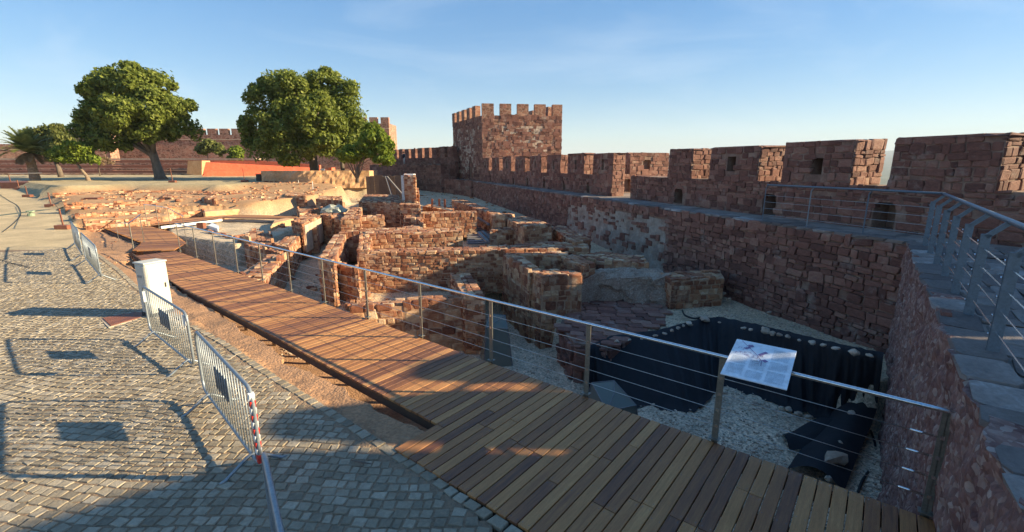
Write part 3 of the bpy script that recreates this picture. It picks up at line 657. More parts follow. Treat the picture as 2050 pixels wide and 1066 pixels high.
bp = [G(355, 503), G(374, 490), G(343, 466), G(319, 459), G(296, 455)]
railing('railing', 'short railing on the far side of the boardwalk platform, right of the stair rail', [p+Vector((0, 0, .03)) for p in bp[1:]], 1.15, [.3, .55, .8], r=.02)
bp = [G(268, 503, -.05), G(262, 490, -.05), G(239, 487, -.25)]
railing('railing', 'short sloping stair rail beside the wooden steps at the far boardwalk', [G(289, 486), G(268, 503, -.1), G(240, 492, -.3)], [1.15, 1.1, 1.0], [.3, .6, .85], r=.02)

# ================================================================== PARAPET WALL ON THE RIGHT AND RAMPART
WALK = 1.47
def rough_face(A, B, z0, z1, amp, res, name, material, parent, seed=0, outn=None, uv=True, cell=.3, bias=0.0):
    A = Vector(A); B = Vector(B); d = B-A; Ln = d.length; u = d/Ln; n = outn
    nx = int(Ln/res)+1; nz_ = int((z1-z0)/res)+1; V = []; F = []
    for j in range(nz_+1):
        for i in range(nx+1):
            x = Ln*i/nx; z = z0+(z1-z0)*j/nz_; q = A+u*x; p = Vector((q.x, q.y, z))
            h = mnoise.fractal(Vector((x*2.2, z*2.0, seed)), .8, 2.1, 7)*amp+mnoise.cell(Vector((x*3.2+mnoise.noise(p*2)*.6, z*5.5+mnoise.noise(p*3)*.5, seed)))*amp*cell
            V.append(p+n*(h+bias)+Vector((0, 0, .03*mnoise.noise(p*2) if j == nz_ else 0)))
    if bias:
        for i in range(nx+1): V.append(V[nz_*(nx+1)+i]-n*.3-Vector((0, 0, .012)))
        nz_ += 1
    for j in range(nz_):
        for i in range(nx): k = j*(nx+1)+i; F.append((k, k+1, k+nx+2, k+nx+1))
    m = MB(); m.add(V, F); o = link(name, m.mesh(name), parent, material); return o
wl = empty('parapet_wall', (5, 4.5, 0), 0, 'massive rough purple stone wall at the right with streaked rubble face beside the boardwalk', 'wall')
wl_off = Vector((5, 4.5, 0))
wd = (RW_B-RW_A).normalized(); wn = Vector((-wd.y, wd.x, 0))
o = rough_face(RW_A-wl_off.to_2d(), RW_B-wl_off.to_2d(), -2.6, WALK, .06, .03, 'rubble_face', 'rubble_face', wl, 3, wn, bias=.05)
mb = MB(); a = RW_A.to_3d()-wl_off-wn*.015; b = RW_B.to_3d()-wl_off-wn*.015
mb.prism([tuple(p) for p in ccw([(a.x, a.y), (b.x, b.y), (b.x+2.2, b.y-.1), (a.x+4.5, a.y-1)])], -2.6, WALK-.05); mb.build('core', 'rampart_mortar', wl)
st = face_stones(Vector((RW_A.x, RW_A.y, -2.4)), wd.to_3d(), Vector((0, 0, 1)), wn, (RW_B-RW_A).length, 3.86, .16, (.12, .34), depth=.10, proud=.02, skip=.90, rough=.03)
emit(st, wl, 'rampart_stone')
# coping flagstones along the near wall and the walk
wk = tag(MB().prism([tuple(p) for p in ccw([(RW_A.x+.05, RW_A.y-.05), (RW_B.x+.12, RW_B.y-.06)]+[(IX(y)+.12, y) for y in (12, 20, 30, 40, 50, 56)]+[(FX(50)+4, 56), (FX(30)+7, 31.2), (FX(22)+5, 22), (FX(9), 9), (13.5, 0), (9, -4)])], WALK-.25, WALK-.02).build('wall_walk', 'walk_floor'), kind='structure')
fl = []
Y = -.6
x = 0
wr = Vector((wd.y, -wd.x))
d = -.07
while d < 3.4:
    h = rnd.uniform(.28, .5); t = 1.5+rnd.uniform(0, .4)
    while t < (RW_B-RW_A).length-.2:
        l = rnd.uniform(.35, .75); q = RW_A+wd*(t+l/2)+wr*(d+h/2)
        if q.x < FX(q.y)-.1 and q.x > 1.5:
            an = rnd.gauss(0, .04); uu = Vector((wd.x*math.cos(an)-wd.y*math.sin(an), wd.x*math.sin(an)+wd.y*math.cos(an), 0)); vv = Vector((-uu.y, uu.x, 0))
            fl.append((Vector((q.x, q.y, WALK-.015+rnd.uniform(-.008, .012))), uu, vv, (Vector((0, 0, 1))+uu*rnd.gauss(0, .012)+vv*rnd.gauss(0, .012)).normalized(), (l-.02, h-.02, .05)))
        t += l
    d += h
emit(fl, wk, 'flagstone', partname='flagstone', maxparts=280)

ramp = empty('castle_wall', (0, 0, 0), 0, 'long purple sandstone castle wall behind the ruins, carrying the walkway up to the tower', 'wall')
yy = np.linspace(9.3, 56, 24); segs = [Vector((IX(a), a)) for a in yy]
mb = MB(); A = segs[0]; B = segs[-1]; un = (B-A).normalized(); rn = Vector((-un.y, un.x, 0))     # facing the dig (left)
if rn.dot(CAM-A.to_3d()) < 0: rn = -rn
mb.prism([tuple(p) for p in ccw([(A.x+rn.x*-.03, A.y), (B.x, B.y), (B.x+1.2, B.y+.4), (A.x+1.2, A.y+.4)])], -2.4, WALK-.03); mb.build('core', 'rampart_mortar', ramp)
LnR = (B-A).length
def pale(x, z):       # patch of pale render around 20-27 m
    yv = A.y+(B.y-A.y)*x/LnR; zz = z-2.4
    n_ = mnoise.noise(Vector((x*1.2, z*1.5, 2)))
    if 18.6 < yv < 27.5 and zz < 1.05-(yv-19)*.02+n_*.3: return .86 if n_ > -.2 else .45
    return .03
st = face_stones(Vector((A.x, A.y, -2.4)), un.to_3d(), Vector((0, 0, 1)), rn, 27, 3.80, .17, (.14, .5), depth=.12, proud=.035, skipf=pale, rough=.010)
far = face_stones(Vector((A.x, A.y, -2.4))+un.to_3d()*27, un.to_3d(), Vector((0, 0, 1)), rn, LnR-27, 3.80, .22, (.25, .6), depth=.12, proud=.035, skip=.05)
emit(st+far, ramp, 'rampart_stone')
pa = A+un*((18.6-A.y)/(B.y-A.y)*LnR); pb = A+un*((27.5-A.y)/(B.y-A.y)*LnR)
rough_face(pb+rn.to_2d()*.0, pa+rn.to_2d()*.0, -1.6, 1.0, .03, .12, 'render_patch', 'pale_mortar', ramp, 8, rn)
# coping of the walk edge
st = []
t = 0
while t < LnR:
    l = rnd.uniform(.35, .7); q = A+un*(t+l/2)-rn.to_2d()*.2; st.append((Vector((q.x, q.y, WALK-.03+rnd.uniform(-.01, .015))), un.to_3d(), -rn, Vector((0, 0, 1)), (l-.015, .42, .09))); t += l
emit(st, ramp, 'flagstone', partname='coping_stone', maxparts=120)

# ---- battlements
def battlement(label, A, B, z0, zsill, ztop, th, merlons, stone='rampart_stone', mortar='rampart_mortar', allstuff=False, holes=(), cells=None, group='battlement walls', name='battlement', course=.2, lens=(.2, .55), niches=(), maxparts=290):
    """wall from A to B (2d); merlons = [(t0,t1)] distances along; the side facing the camera gets stones"""
    A = Vector(A); B = Vector(B); u = (B-A).normalized(); n = Vector((-u.y, u.x)); Ln = (B-A).length
    if n.dot(CAM.to_2d()-(A+B)/2) < 0: n = -n
    root = empty(name, (A.x, A.y, z0), 0, label, 'battlement wall', group); off = Vector((A.x, A.y, z0))
    u3, n3 = u.to_3d(), n.to_3d(); up = Vector((0, 0, 1))
    def blk(t0, t1, za, zb, cutouts=()):
        """block with real openings through it: built of pieces around the openings"""
        m = MB(); spans = sorted(cutouts); t = t0
        def bx(a, b, c, d):
            if b-a < .01 or d-c < .01: return
            p = u3*((a+b)/2)-n3*(th/2)+up*((c+d)/2-z0); m.box(p, (b-a, th, d-c), Matrix((u3, n3, up)).transposed())
        for (a, b, c, d) in spans:
            bx(t, a, za, zb); bx(a, b, za, c); bx(a, b, d, zb); t = b
        bx(t, t1, za, zb); return m
    low = [h for h in niches]; hi = [h for h in holes]
    blk(0, Ln, z0, zsill, [(a, b, c, d) for (a, b, c, d) in low]).build('parapet', mortar, root)
    for (a, b, c, d) in list(low)+list(hi):
        MB().box(u3*((a+b)/2)-n3*(th*.5+.05)+up*((c+d)/2-z0), (b-a-.002, .12, d-c-.002), Matrix((u3, n3, up)).transposed()).build('recess', 'rampart_mortar', root)
    st = []
    def inhole(x, z):
        return 1.0 if any(a-.08 < x < b+.08 and c-.05 < z+z0 < d+.1 for (a, b, c, d) in list(low)+list(hi)) else .03
    st += face_stones(off.copy(), u3, up, n3, Ln, zsill-z0, course, lens, proud=.03, skipf=inhole)
    # end face of the parapet
    st += face_stones(off-n3*th, n3, up, -u3, th, zsill-z0, course, lens, proud=.02) if (-u).dot(CAM.to_2d()-A) > 0 else face_stones(off+u3*Ln-n3*th, n3, up, u3, th, zsill-z0, course, lens, proud=.02)
    # arched heads over low openings
    for (a, b, c, d) in low:
        m = MB(); k = 7
        for q in range(k):
            an = math.pi*(q+.5)/k; cx_ = (a+b)/2; rr = (b-a)/2+.05
            m.box(u3*(cx_+rr*math.cos(an))+up*(d-.18+rr*math.sin(an)*.9-z0)+n3*(.012-.1), (.13, .2, .15), Matrix((u3, n3, up)).transposed()@Matrix.Rotation(math.pi/2-an, 3, 'Y').transposed())
        m.build('arch_stones', stone, root)
    emit(st, root, stone, allstuff=allstuff, maxparts=maxparts)
    for mi, (t0, t1) in enumerate(merlons):
        mh = [h for h in hi if t0 < h[0] < t1]
        zt = ztop+rnd.uniform(-.04, .04)
        me = blk(t0, t1, zsill+.001, zt, mh).build('merlon', mortar, root)
        s2 = face_stones(off+u3*t0+up*(zsill-z0), u3, up, n3, t1-t0, zt-zsill+.02, course, lens, proud=.03, skipf=(lambda x, z, t0=t0: 1.0 if any(a-.08 < x+t0 < b+.08 and c-.12 < z+zsill < d+.12 for (a, b, c, d) in mh) else .02))
        e = (t1 if u.dot(CAM.to_2d()-(A+u*t1)) > 0 else t0); en = u3 if e == t1 else -u3
        s2 += face_stones(off+u3*e-n3*th+up*(zsill-z0), n3, up, en, th, zt-zsill+.02, course, lens, proud=.03)
        # capping
        s2.append((off+u3*((t0+t1)/2)-n3*th/2+up*(zt-z0), u3, n3, up, (t1-t0+.02, th+.04, .07)))
        dist = ((A+u*t0).to_3d()-CAM).length
        # stones belong to the merlon (sub-parts)
        for s_ in s2: pass
        inv = []
        emit_sub(s2, me, root, stone, allstuff or dist > 30, 55)
    return root
def emit_sub(st, child, root, material, allstuff, maxparts):
    """stones as sub-parts of a part whose origin equals its root's origin"""
    class R: pass
    loc = root.location.copy()
    def size(s): return max(s[4][0], s[4][1])*F_PX/max(1, (s[0]-CAM).length)
    st = sorted(st, key=size, reverse=True); rest = []
    for k, s in enumerate(st):
        c, u, v, n, (a, b, d) = s
        if not allstuff and k < maxparts and size(s) >= 10:
            o = bpy.data.objects.new('stone', pool_mesh(rnd.randrange(len(POOL)), material)); COL.objects.link(o); o.parent = child
            q = c-loc; o.matrix_basis = Matrix(((u.x*a, v.x*b, n.x*d, q.x), (u.y*a, v.y*b, n.y*d, q.y), (u.z*a, v.z*b, n.z*d, q.z), (0, 0, 0, 1)))
        else: rest.append(s)
    if rest:
        V = []; Fc = []; k = 0
        for c, u, v, n, (a, b, d) in rest:
            vs, fs = LOWPOOL[rnd.randrange(10)] if (c-CAM).length > 16 else POOL[rnd.randrange(14)]
            M = np.array([[u.x*a, v.x*b, n.x*d], [u.y*a, v.y*b, n.y*d], [u.z*a, v.z*b, n.z*d]]); V.append(vs@M.T+np.array(c-loc)); Fc.extend([tuple(i+k for i in f) for f in fs]); k += len(vs)
        me = bpy.data.meshes.new('rubble'); me.from_pydata(np.vstack(V).tolist(), [], Fc); o = link('rubble', me, child, material); o['kind'] = 'stuff'
# near battlement: from the jog at Y=23.7 towards and past the camera
dF = Vector((FX(5)-FX(23.7), 5-23.7)); A = Vector((FX(23.7), 23.7)); LF = dF.length; kF = 1/ .9487
def tF(y): return (23.7-y)*LF/(23.7-5)
mer = [(21.4, 19.95), (18.9, 16.63), (15.67, 13.49), (12.5, 10.38), (9.4, 7.3), (6.4, 5.05)]
mer_t = [(tF(a), tF(b)) for a, b in mer]
holes = [(tF(18.05), tF(17.65), 2.95, 3.5), (tF(14.7), tF(14.35), 2.9, 3.4)]
nich = [(tF(20.9), tF(20.35), 1.5, 2.15), (tF(16.3), tF(15.75), 1.48, 2.2), (tF(12.75), tF(12.2), 1.48, 2.2)]
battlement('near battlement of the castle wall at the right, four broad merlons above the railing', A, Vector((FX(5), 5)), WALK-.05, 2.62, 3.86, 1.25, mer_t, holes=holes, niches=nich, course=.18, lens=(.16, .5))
# end pier and return of the jog (face towards the recess)
ruin('stone end block of the near battlement where the walkway widens', [(FX(23.7)-.02, 23.72), (FX(23.7)+2.4, 24.4), (FX(24.2)+2.4, 24.9), (FX(24.2), 24.35)], 2.6, WALK-.03, group='battlement walls', stone='rampart_stone', mortar='rampart_mortar', px=False, cat='battlement wall', name='battlement')
# cross wall behind the recess
battlement('sunlit short battlement at the back of the walkway bay, with a square loophole', (12.0, 31.0), (6.55, 29.35), WALK-.05, 2.62, 3.92, .55, [(1.9, 4.75)], holes=[(3.25, 3.8, 2.85, 3.5)], niches=[(4.6, 5.2, 1.5, 2.3)])
# second battlement up to the tower
A = Vector((5.6, 26)); B = Vector((-3.3, 50.2)); L2 = (B-A).length
ml = []; t = .0
while t < L2-1: ml.append((t, min(L2, t+2.15))); t += 3.3
hl = [(a+.95, a+1.2, 2.9, 3.5) for a, b in ml]
nl = [(a+2.5, a+2.85, 1.5, 2.2) for a, b in ml if a+3 < L2]
battlement('row of merlons with loopholes running from the walkway bay to the foot of the tower', A, B, WALK-.05, 2.62, 3.85, .8, ml, holes=hl, niches=nl, course=.22)
# ---- unseen wall added at the right, its top shaped to shade boards and paving
def shade_tower():
    root = empty('unseen_shade_wall', (14, 4, 0), 0, 'tower beside the viewpoint outside the frame whose battlements shade the boardwalk', 'tower'); off = Vector((14, 4, 0))
    m = MB(); L0 = math.tan(SUN_EL)
    def tower_pt(tipx, tipy, xw):
        # height at which a wall at x=xw shades the ground point (tipx, tipy)
        l = (xw-tipx)/math.cos(SUN_AZ); return l*L0, tipy+l*math.sin(SUN_AZ)
    xw = 12.6
    tips = [(-3.4, 3.0, 4.65), (-.8, 4.68, 4.9), (-3.1, 4.9, 5.65), (.2, 5.72, 6.0)]
    for ya, ta, yb, tb in [(.3, -5.0, 2.9, -5.0), (2.9, -5.0, 3.5, -4.55), (3.5, -4.55, 4.25, -3.45), (4.25, -3.45, 4.66, -2.75), (4.66, -.8, 4.84, -.8), (4.84, -2.9, 5.1, -3.2), (5.1, -3.2, 5.45, -3.2), (5.45, -3.2, 5.75, -2.3), (5.75, -2.3, 6.05, -.9),
                        (6.05, .2, 6.32, .2), (6.32, -1.4, 6.5, -1.75), (6.5, -1.75, 6.9, -1.7), (6.9, -1.7, 7.8, -.6)]:
        h0, y0 = tower_pt(ta, ya, xw); h1, y1 = tower_pt(tb, yb, xw)
        m.prism([(xw-off.x, y0-off.y), (xw+1.0-off.x, y0-off.y), (xw+1.0-off.x, y1-off.y-.001), (xw-off.x, y1-off.y-.001)], 1.2, [h0, h0, h1, h1])
    m.build('wall', 'tower_stone', root)
shade_tower()

# ================================================================== TOWER
def tower():
    base = 1.2; ztop = 8.25; zm = 9.45; C0 = Vector((-3.15, 50.2)); e = Vector((1, .13)).normalized(); f = Vector((-.40, .917)).normalized()
    W_, D_ = 8.6, 10.8
    root = empty('castle_tower', (C0.x, C0.y, base), 0, 'tall square crenellated sandstone tower rising from the castle wall in the middle distance', 'tower'); off = Vector((C0.x, C0.y, base))
    c = [Vector((0, 0)), e*W_, e*W_+f*D_, f*D_]
    m = MB(); m.prism([tuple(p) for p in ccw([tuple(x) for x in c])], 0, ztop-base-.02); m.build('wall', 'tower_stone', root)
    # pale weathered band on both visible faces, slightly proud, with ragged outline
    def patch(O, u, n, x0, x1, z0, z1, seed, nm='weathered_render'):
        V = []; F = []; k = 0; nx = int((x1-x0)/.16); nz = int((z1-z0)/.16)
        for j in range(nz):
            for i in range(nx):
                x = x0+(x1-x0)*(i+.5)/nx; z = z0+(z1-z0)*(j+.5)/nz
                ed = min((x-x0)/(x1-x0), (x1-x)/(x1-x0), (z-z0)/(z1-z0), (z1-z)/(z1-z0))*4
                if mnoise.noise(Vector((x*.9, z*1.4, seed)))+mnoise.noise(Vector((x*2.6, z*3, seed)))*.6+ed*.6 < .28: continue
                p = O+u*x; h = .012+.02*abs(mnoise.noise(Vector((x*3, z*3, seed)))); a = .095
                q = [Vector((p.x, p.y, 0))+n*h+Vector((u.x*sx*a, u.y*sx*a, z+sz*a)) for sx, sz in ((-1, -1), (1, -1), (1, 1), (-1, 1))]
                V += [tuple(t) for t in q]; F.append((k, k+1, k+2, k+3)); k += 4
        mm = MB(); mm.v = V; mm.f = F; me = bpy.data.meshes.new(nm); me.from_pydata(V, [], F); link(nm, me, root, 'tower_pale')['kind'] = 'stuff'
    nf = Vector((e.y, -e.x, 0)); nl_ = Vector((-f.y, f.x, 0))
    patch(Vector((0, 0)), e, nf, 1.6, 7.2, 5.2, 6.0, 2)
    patch(Vector((0, 0)), e, nf, 2.4, 7.0, 3.4, 5.1, 11)
    patch(Vector((0, 0)), f, nl_, 1.0, 10.2, .6, 6.2, 5)
    # stones, big enough to tell apart only as relief
    st = []
    for O, u, n, Ln in ((C0, e, nf, W_), (C0, f, nl_, D_)):
        st += face_stones(Vector((O.x, O.y, base)), u.to_3d(), Vector((0, 0, 1)), n, Ln, ztop-base, .3, (.3, .8), depth=.1, proud=.03, skip=.35, rough=.02)
    emit(st, root, 'rampart_stone', allstuff=True)
    # merlons
    def mer(O, u, n, t0, t1, zt=zm):
        m = MB(); th = .6; n2 = n.to_2d() if len(n) == 3 else n
        P = [O+u*t0, O+u*t1, O+u*t1-n2*th, O+u*t0-n2*th]
        m.prism([tuple(p) for p in ccw([tuple(x) for x in P])], ztop-base-.02, zt-base); m.build('merlon', 'tower_stone', root)
    for a, b in ((0, 1.25), (1.9, 3.1), (3.75, 4.95), (5.6, 6.8), (7.55, 8.6)): mer(Vector((0, 0)), e, nf, a, b)
    for k in range(5): mer(Vector((0, 0)), f, nl_, 2.1+k*1.95, 2.1+k*1.95+1.1)
    for k in range(5): mer(c[3], e, -nf, .3+k*1.9, 1.4+k*1.9)
    for k in range(5): mer(c[1], f, -nl_, 2.1+k*1.95, 2.1+k*1.95+1.1)
    # pointed doorway in the left face
    m = MB(); O = f*3.9; 
    for s_ in (-1, 1):
        p = O+f*.42*s_; m.box((p.x+nl_.x*.02, p.y+nl_.y*.02, 1.15), (.14, .14, 1.9), Matrix((f.to_3d(), nl_, Vector((0, 0, 1)))).transposed())
        m.bar(Vector((p.x, p.y, 2.08))+nl_*.02, Vector((O.x, O.y, 2.85))+nl_*.02, .14, .14)
    m.build('door_surround', 'rampart_stone', root)
    V = [O-f*.36, O+f*.36]; mm = MB(); dpt = nl_*.03
    mm.add([Vector((V[0].x, V[0].y, .2))+dpt, Vector((V[1].x, V[1].y, .2))+dpt, Vector((V[1].x, V[1].y, 2.05))+dpt, Vector((O.x, O.y, 2.8))+dpt, Vector((V[0].x, V[0].y, 2.05))+dpt], [(0, 1, 2, 3, 4)])
    mm.build('door', 'dark_wood', root)
tower()
# wall beyond the tower with its walk, stair and merlons
def far_seg():
    A = Vector((-7.0, 57.0)); B = Vector((-20.5, 74.5)); L_ = (B-A).length; ml = []; t = .3
    while t < L_: ml.append((t, t+1.25)); t += 2.05
    r = battlement('crenellated wall receding left of the tower behind the small multi-stemmed tree', A, B, -.3, 4.1, 5.35, .6, ml, stone='rampart_stone', allstuff=True, course=.3, lens=(.3, .8))
    u = (B-A).normalized(); n = Vector((-u.y, u.x)); 
    if n.dot(-A) < 0: n = -n
    P = [A+n*2.2-u*.5, B+n*2.2, B, A-u*.5]
    ruin('inner wall and walkway below the merlons left of the tower', [tuple(p) for p in P], 3.2, -.5, group='castle walls around the lawn', stone='rampart_stone', mortar='rampart_mortar', px=False, cat='wall', name='wall', allstuff=True, course=.3, lens=(.3, .9), top=False)
    # block under the stair, reaching to the tower foot
    ruin('low masonry block carrying the stair at the left foot of the tower', [(-9.5, 57.5), (-4.4, 50.0), (-3.4, 50.4), (-7.2, 60)], 1.5, -.6, group='castle walls around the lawn', stone='rampart_stone', mortar='rampart_mortar', px=False, cat='wall', name='wall', allstuff=True, course=.3, lens=(.3, .9), top=False)
    s = empty('stone_stair', (-8.2, 56.5, 1.5), 0, 'dark stone stair climbing to the wall walk left of the tower', 'stairs')
    d = Vector((-.62, .78)); w_ = Vector((-.78, -.62))
    for k in range(9):
        c = d*(k*.36); m = MB(); m.box((c.x+.6, c.y, .1+k*.2), (.38, 2.4, .2+k*.001), Matrix.Rotation(math.atan2(d.y, d.x), 3, 'Z')); m.build('step', 'flagstone', s)
far_seg()
def simple_wall(label, A, B, z0, z1, th, name='wall', cat='wall', material='far_stone', merlon=None, group='castle walls around the lawn'):
    A = Vector(A); B = Vector(B); u = (B-A).normalized(); n = Vector((-u.y, u.x)); 
    root = empty(name, (A.x, A.y, z0), 0, label, cat, group); L_ = (B-A).length
    P = [Vector((0, 0)), u*L_, u*L_+n*th, n*th]
    MB().prism([tuple(p) for p in ccw([tuple(x) for x in P])], 0, z1-z0).build('face', material, root)
    if merlon:
        lm, gap, hm = merlon; t = .2
        while t < L_-lm:
            Q = [u*t, u*(t+lm), u*(t+lm)+n*.8, u*t+n*.8]; m = MB(); m.prism([tuple(p) for p in ccw([tuple(x) for x in Q])], z1-z0+.001, z1-z0+hm)
            m.build('merlon', material, root); t += lm+gap
        m = MB(); m.prism([tuple(p) for p in ccw([tuple(x) for x in [n*-.12, u*L_-n*.12, u*L_, Vector((0, 0))]])], z1-z0-1.1, z1-z0-.95); m.build('string_course', 'plaster', root)
    return root
simple_wall('distant dark red crenellated curtain wall between the two big trees', (-104, 104), (-31, 104), 1, 9.6, 2, merlon=(1.9, .75, 1.3))
simple_wall('distant brown castle wall behind the palm at the far left', (-150, 88), (-83, 96), 1, 7.2, 2, merlon=(2.6, 40, 1.2))
simple_wall('reddish wall stub behind the small trees left of the large tree', (-92, 97), (-82, 96), 1, 10.4, 2)
tw = simple_wall('distant square castle tower seen past the right edge of the round tree', (-33.5, 96), (-24.8, 96), 1, 11.3, 6, name='castle_tower', cat='tower', merlon=(1.6, .7, 1.2), group='castle towers')
m = MB(); 
# stepped retaining wall of brown courses
sw = empty('stepped_terrace', (-60, 74, 1.5), 0, 'low stepped terrace wall of brown horizontal courses behind the lawn', 'terrace wall')
for k in range(6):
    m = MB(); m.box((-16.0, k*.55+.1, .2+k*.4), (62+rnd.uniform(0, .3), .6, .38)); m.build('course', 'brown_wood' if k % 2 else 'far_stone', sw, bevel=.03)
m = MB(); m.box((-12, 4.6, 2.6), (60, 3.2, .2)); m.build('capping', 'plaster', sw)
o = MB().prism([(-31.4, 73), (-26.8, 75), (-26.8, 78), (-31.6, 78)], 0, 2.9); 
# red clay ramp
rc = empty('clay_ramp_wall', (-46, 71, 1.5), 0, 'bright red rendered ramp wall behind the lawn between the two large trees', 'wall')
def P2(px, py, Y): q = GY(px, py, Y); return q-Vector((-46, 71, 1.5))
def slab(pts, Y, th, nm, mt, parent, off, sk=0.0):
    F_ = [GY(a, b, Y+(a-400)*sk)-off for a, b in pts]; Bk = [p+Vector((0, th, 0)) for p in F_]; n = len(F_)
    m = MB(); m.add(F_+Bk, [tuple(range(n))[::-1], tuple(range(n, 2*n))]+[(i, (i+1) % n, n+(i+1) % n, n+i) for i in range(n)]); return m.build(nm, mt, parent)
off = Vector((-46, 71, 1.5))
slab([(405, 352), (412, 325), (623, 336), (666, 342), (668, 357), (500, 357)], 66, .5, 'front_wall', 'red_clay', rc, off, .026)
slab([(404, 353), (500, 358), (668, 358), (667, 343.5), (419, 343)], 65.3, .7, 'plinth', 'red_clay', rc, off, .026)
slab([(380, 330), (385, 322), (520, 322), (640, 331), (640, 345), (380, 345)], 76, .5, 'back_wall', 'red_clay', rc, off)
rc2 = empty('clay_ramp_wall', GY(660, 352, 62), 0, 'small red clay block with a white notice right of the round tree trunk', 'wall'); off2 = rc2.location.copy()
slab([(637, 345), (645, 340), (657, 340), (657, 336), (664, 336), (664, 351), (637, 353)], 62, 1.2, 'block', 'red_clay', rc2, off2)
slab([(641, 338), (650, 338), (650, 344), (641, 344)], 61.8, .04, 'notice', 'sign_white', rc2, off2)
es = empty('earth_steps', GY(390, 352, 74), 0, 'small ochre earth flight between the brown terrace and the red ramp', 'steps')
slab([(374, 349), (376, 322), (404, 322), (404, 352)], 73, 2.0, 'flight', 'earth_render', es, es.location.copy())

# ================================================================== RUINS
EB = 'ruin_wall'
# label, polygon px, z top, z base
ruin('large wall fragment across the middle of the dig, its top sunlit and its right half in shade', [(714, 510), (1008, 503), (1012, 493), (722, 501)], .15, -1.4, course=.12, lens=(.10, .36))
ruin('rubble heap of a wall top fading into shade right of the large middle wall', [(1010, 503), (1180, 497), (1175, 485), (1080, 484), (1010, 492)], .1, -1.0, course=.14)
ruin('sunlit wall running behind and parallel to the large middle wall', [(724, 471), (926, 465), (922, 458), (728, 464)], .3, -1.0, course=.125)
ruin('short return wall joining the two parallel walls in the middle of the dig at their left end', [(716, 503), (738, 503), (744, 470), (724, 470)], .22, -1.3, course=.15, top=True)
ruin('oblique narrow wall with a sunlit right flank left of the large middle wall', [(637, 516), (668, 525), (693, 470), (672, 468)], .2, -1.35, course=.125)
ruin('low front wall with rounded stones joining the oblique wall to the large middle wall', [(645, 527), (716, 540), (716, 533), (662, 520)], -.1, -1.35, course=.15, group=None)
ruin('masonry wall with a sunlit right flank beside the sunken passage', [(545, 489), (580, 497), (603, 470), (583, 468)], .0, -1.1, course=.125)
ruin('low dark wall under the sunlit flank wall left of the passage', [(490, 493), (560, 508), (578, 496), (515, 480)], -.15, -1.2)
ruin('sloping stone covered slab wall beside the railing, pinkish and sunlit', [(480, 548), (524, 566), (573, 506), (551, 502)], -.2, -1.25, course=.2, lens=(.25, .6), zt_list=[-.35, -.35, -.15, -.15], topsize=(.25, .6))
ruin('crumbling boulder like wall chunk at the left end of the dig behind the railing', [(395, 463), (470, 482), (492, 478), (478, 462), (420, 455)], -.25, -1.2, course=.3, lens=(.3, .7), ragged=.2)
ruin('ragged sunlit rubble wall in front of the gravel yard', [(475, 480), (548, 488), (541, 466), (500, 462)], -.1, -1.1, course=.28, lens=(.25, .6), ragged=.2)
ruin('tall wall block with a plastered sunlit face left of centre', [(584, 444), (606, 450), (645, 432), (618, 427)], .55, -1.0, course=.2)
m = None
ruin('square pier in front of the plastered wall block', [(606, 461), (634, 460), (637, 452), (609, 453)], .15, -1.0, course=.2)
ruin('dark red wall right of the plastered block', [(645, 432), (664, 433), (664, 427), (648, 427)], .6, -.9)
ruin('rubble wall topped with pale debris beside the tarpaulin', [(664, 436), (688, 440), (712, 430), (668, 427)], .5, -.9)
ruin('oblique wall with a smooth sunlit end face in the centre of the dig', [(681, 441), (720, 440), (724, 417), (708, 413)], .75, -.5)
ruin('small sunlit wall between the oblique wall and the doorway', [(722, 436), (768, 435), (768, 431), (722, 431)], .55, -.5)
ruin('long low wall footing in front of the back room', [(676, 468), (850, 463), (842, 447), (800, 456), (690, 459)], .25, -1.0)
ruin('large rear room wall with a broad sunlit top and shaded face', [(718, 404), (806, 408), (800, 391), (732, 390)], 1.0, -.5)
ruin('pier at the doorway below the tall pillar', [(801, 412), (842, 412), (838, 404), (803, 405)], 1.0, -.6)
ruin('low stump in front of the doorway pier', [(808, 440), (832, 440), (848, 446), (842, 432), (810, 432)], .45, -.6)
ruin('shaded wall with a sunlit crest right of the doorway pier', [(840, 430), (954, 428), (952, 423), (843, 425)], .6, -.7)
ruin('shaded wall with a reddish left end between the dig and the castle wall', [(981, 464), (1104, 457), (1104, 451), (984, 458)], .4, -.9)
ruin('diagonal shaded wall stepping down beside the pale rendered castle wall', [(1103, 456), (1150, 488), (1182, 480), (1124, 450)], .2, -.9)
ruin('block of masonry against the castle wall with a flat dark top', [(1010, 438), (1050, 456), (1104, 450), (1048, 433)], .7, -.8)
ruin('small stepped masonry pier beside the flat topped block', [(986, 434), (1012, 434), (1030, 428), (990, 428)], .85, -.7)
ruin('left wall of the sunken chamber, plastered and standing over the pit', [(1004, 510), (1060, 545), (1084, 540), (1040, 508)], .0, -2.4, course=.17, maxparts=200)
ruin('front corner wall of the chamber with a bright sunlit top', [(1060, 545), (1084, 556), (1166, 551), (1150, 541), (1084, 541)], -.05, -2.3, course=.2)
ruin('back wall of the sunken chamber, partly sunlit on top', [(1004, 510), (1136, 514), (1136, 505), (1010, 501)], .0, -1.2)
ruin('right wall of the sunken chamber in shade', [(1124, 515), (1168, 534), (1192, 529), (1146, 508)], .0, -1.3)
ruin('low shaded rubble wall right of the sunken chamber', [(1150, 513), (1210, 525), (1300, 528), (1290, 514), (1200, 504)], -.1, -1.3)
ruin('short curved wall with a sunlit tip in front of the sunken chamber', [(902, 549), (930, 592), (971, 594), (940, 547)], -.5, -2.3)
ruin('low wall footing with sunlit rounded stones just behind the railing', [(700, 622), (806, 612), (930, 602), (968, 596), (926, 590), (800, 598), (705, 608)], -.75, -2.4, course=.26, lens=(.25, .6), ragged=.1)
ruin('shaded end wall of rough stones next to the gravelly mound', [(1320, 548), (1345, 562), (1450, 556), (1440, 540)], -.35, -1.3)
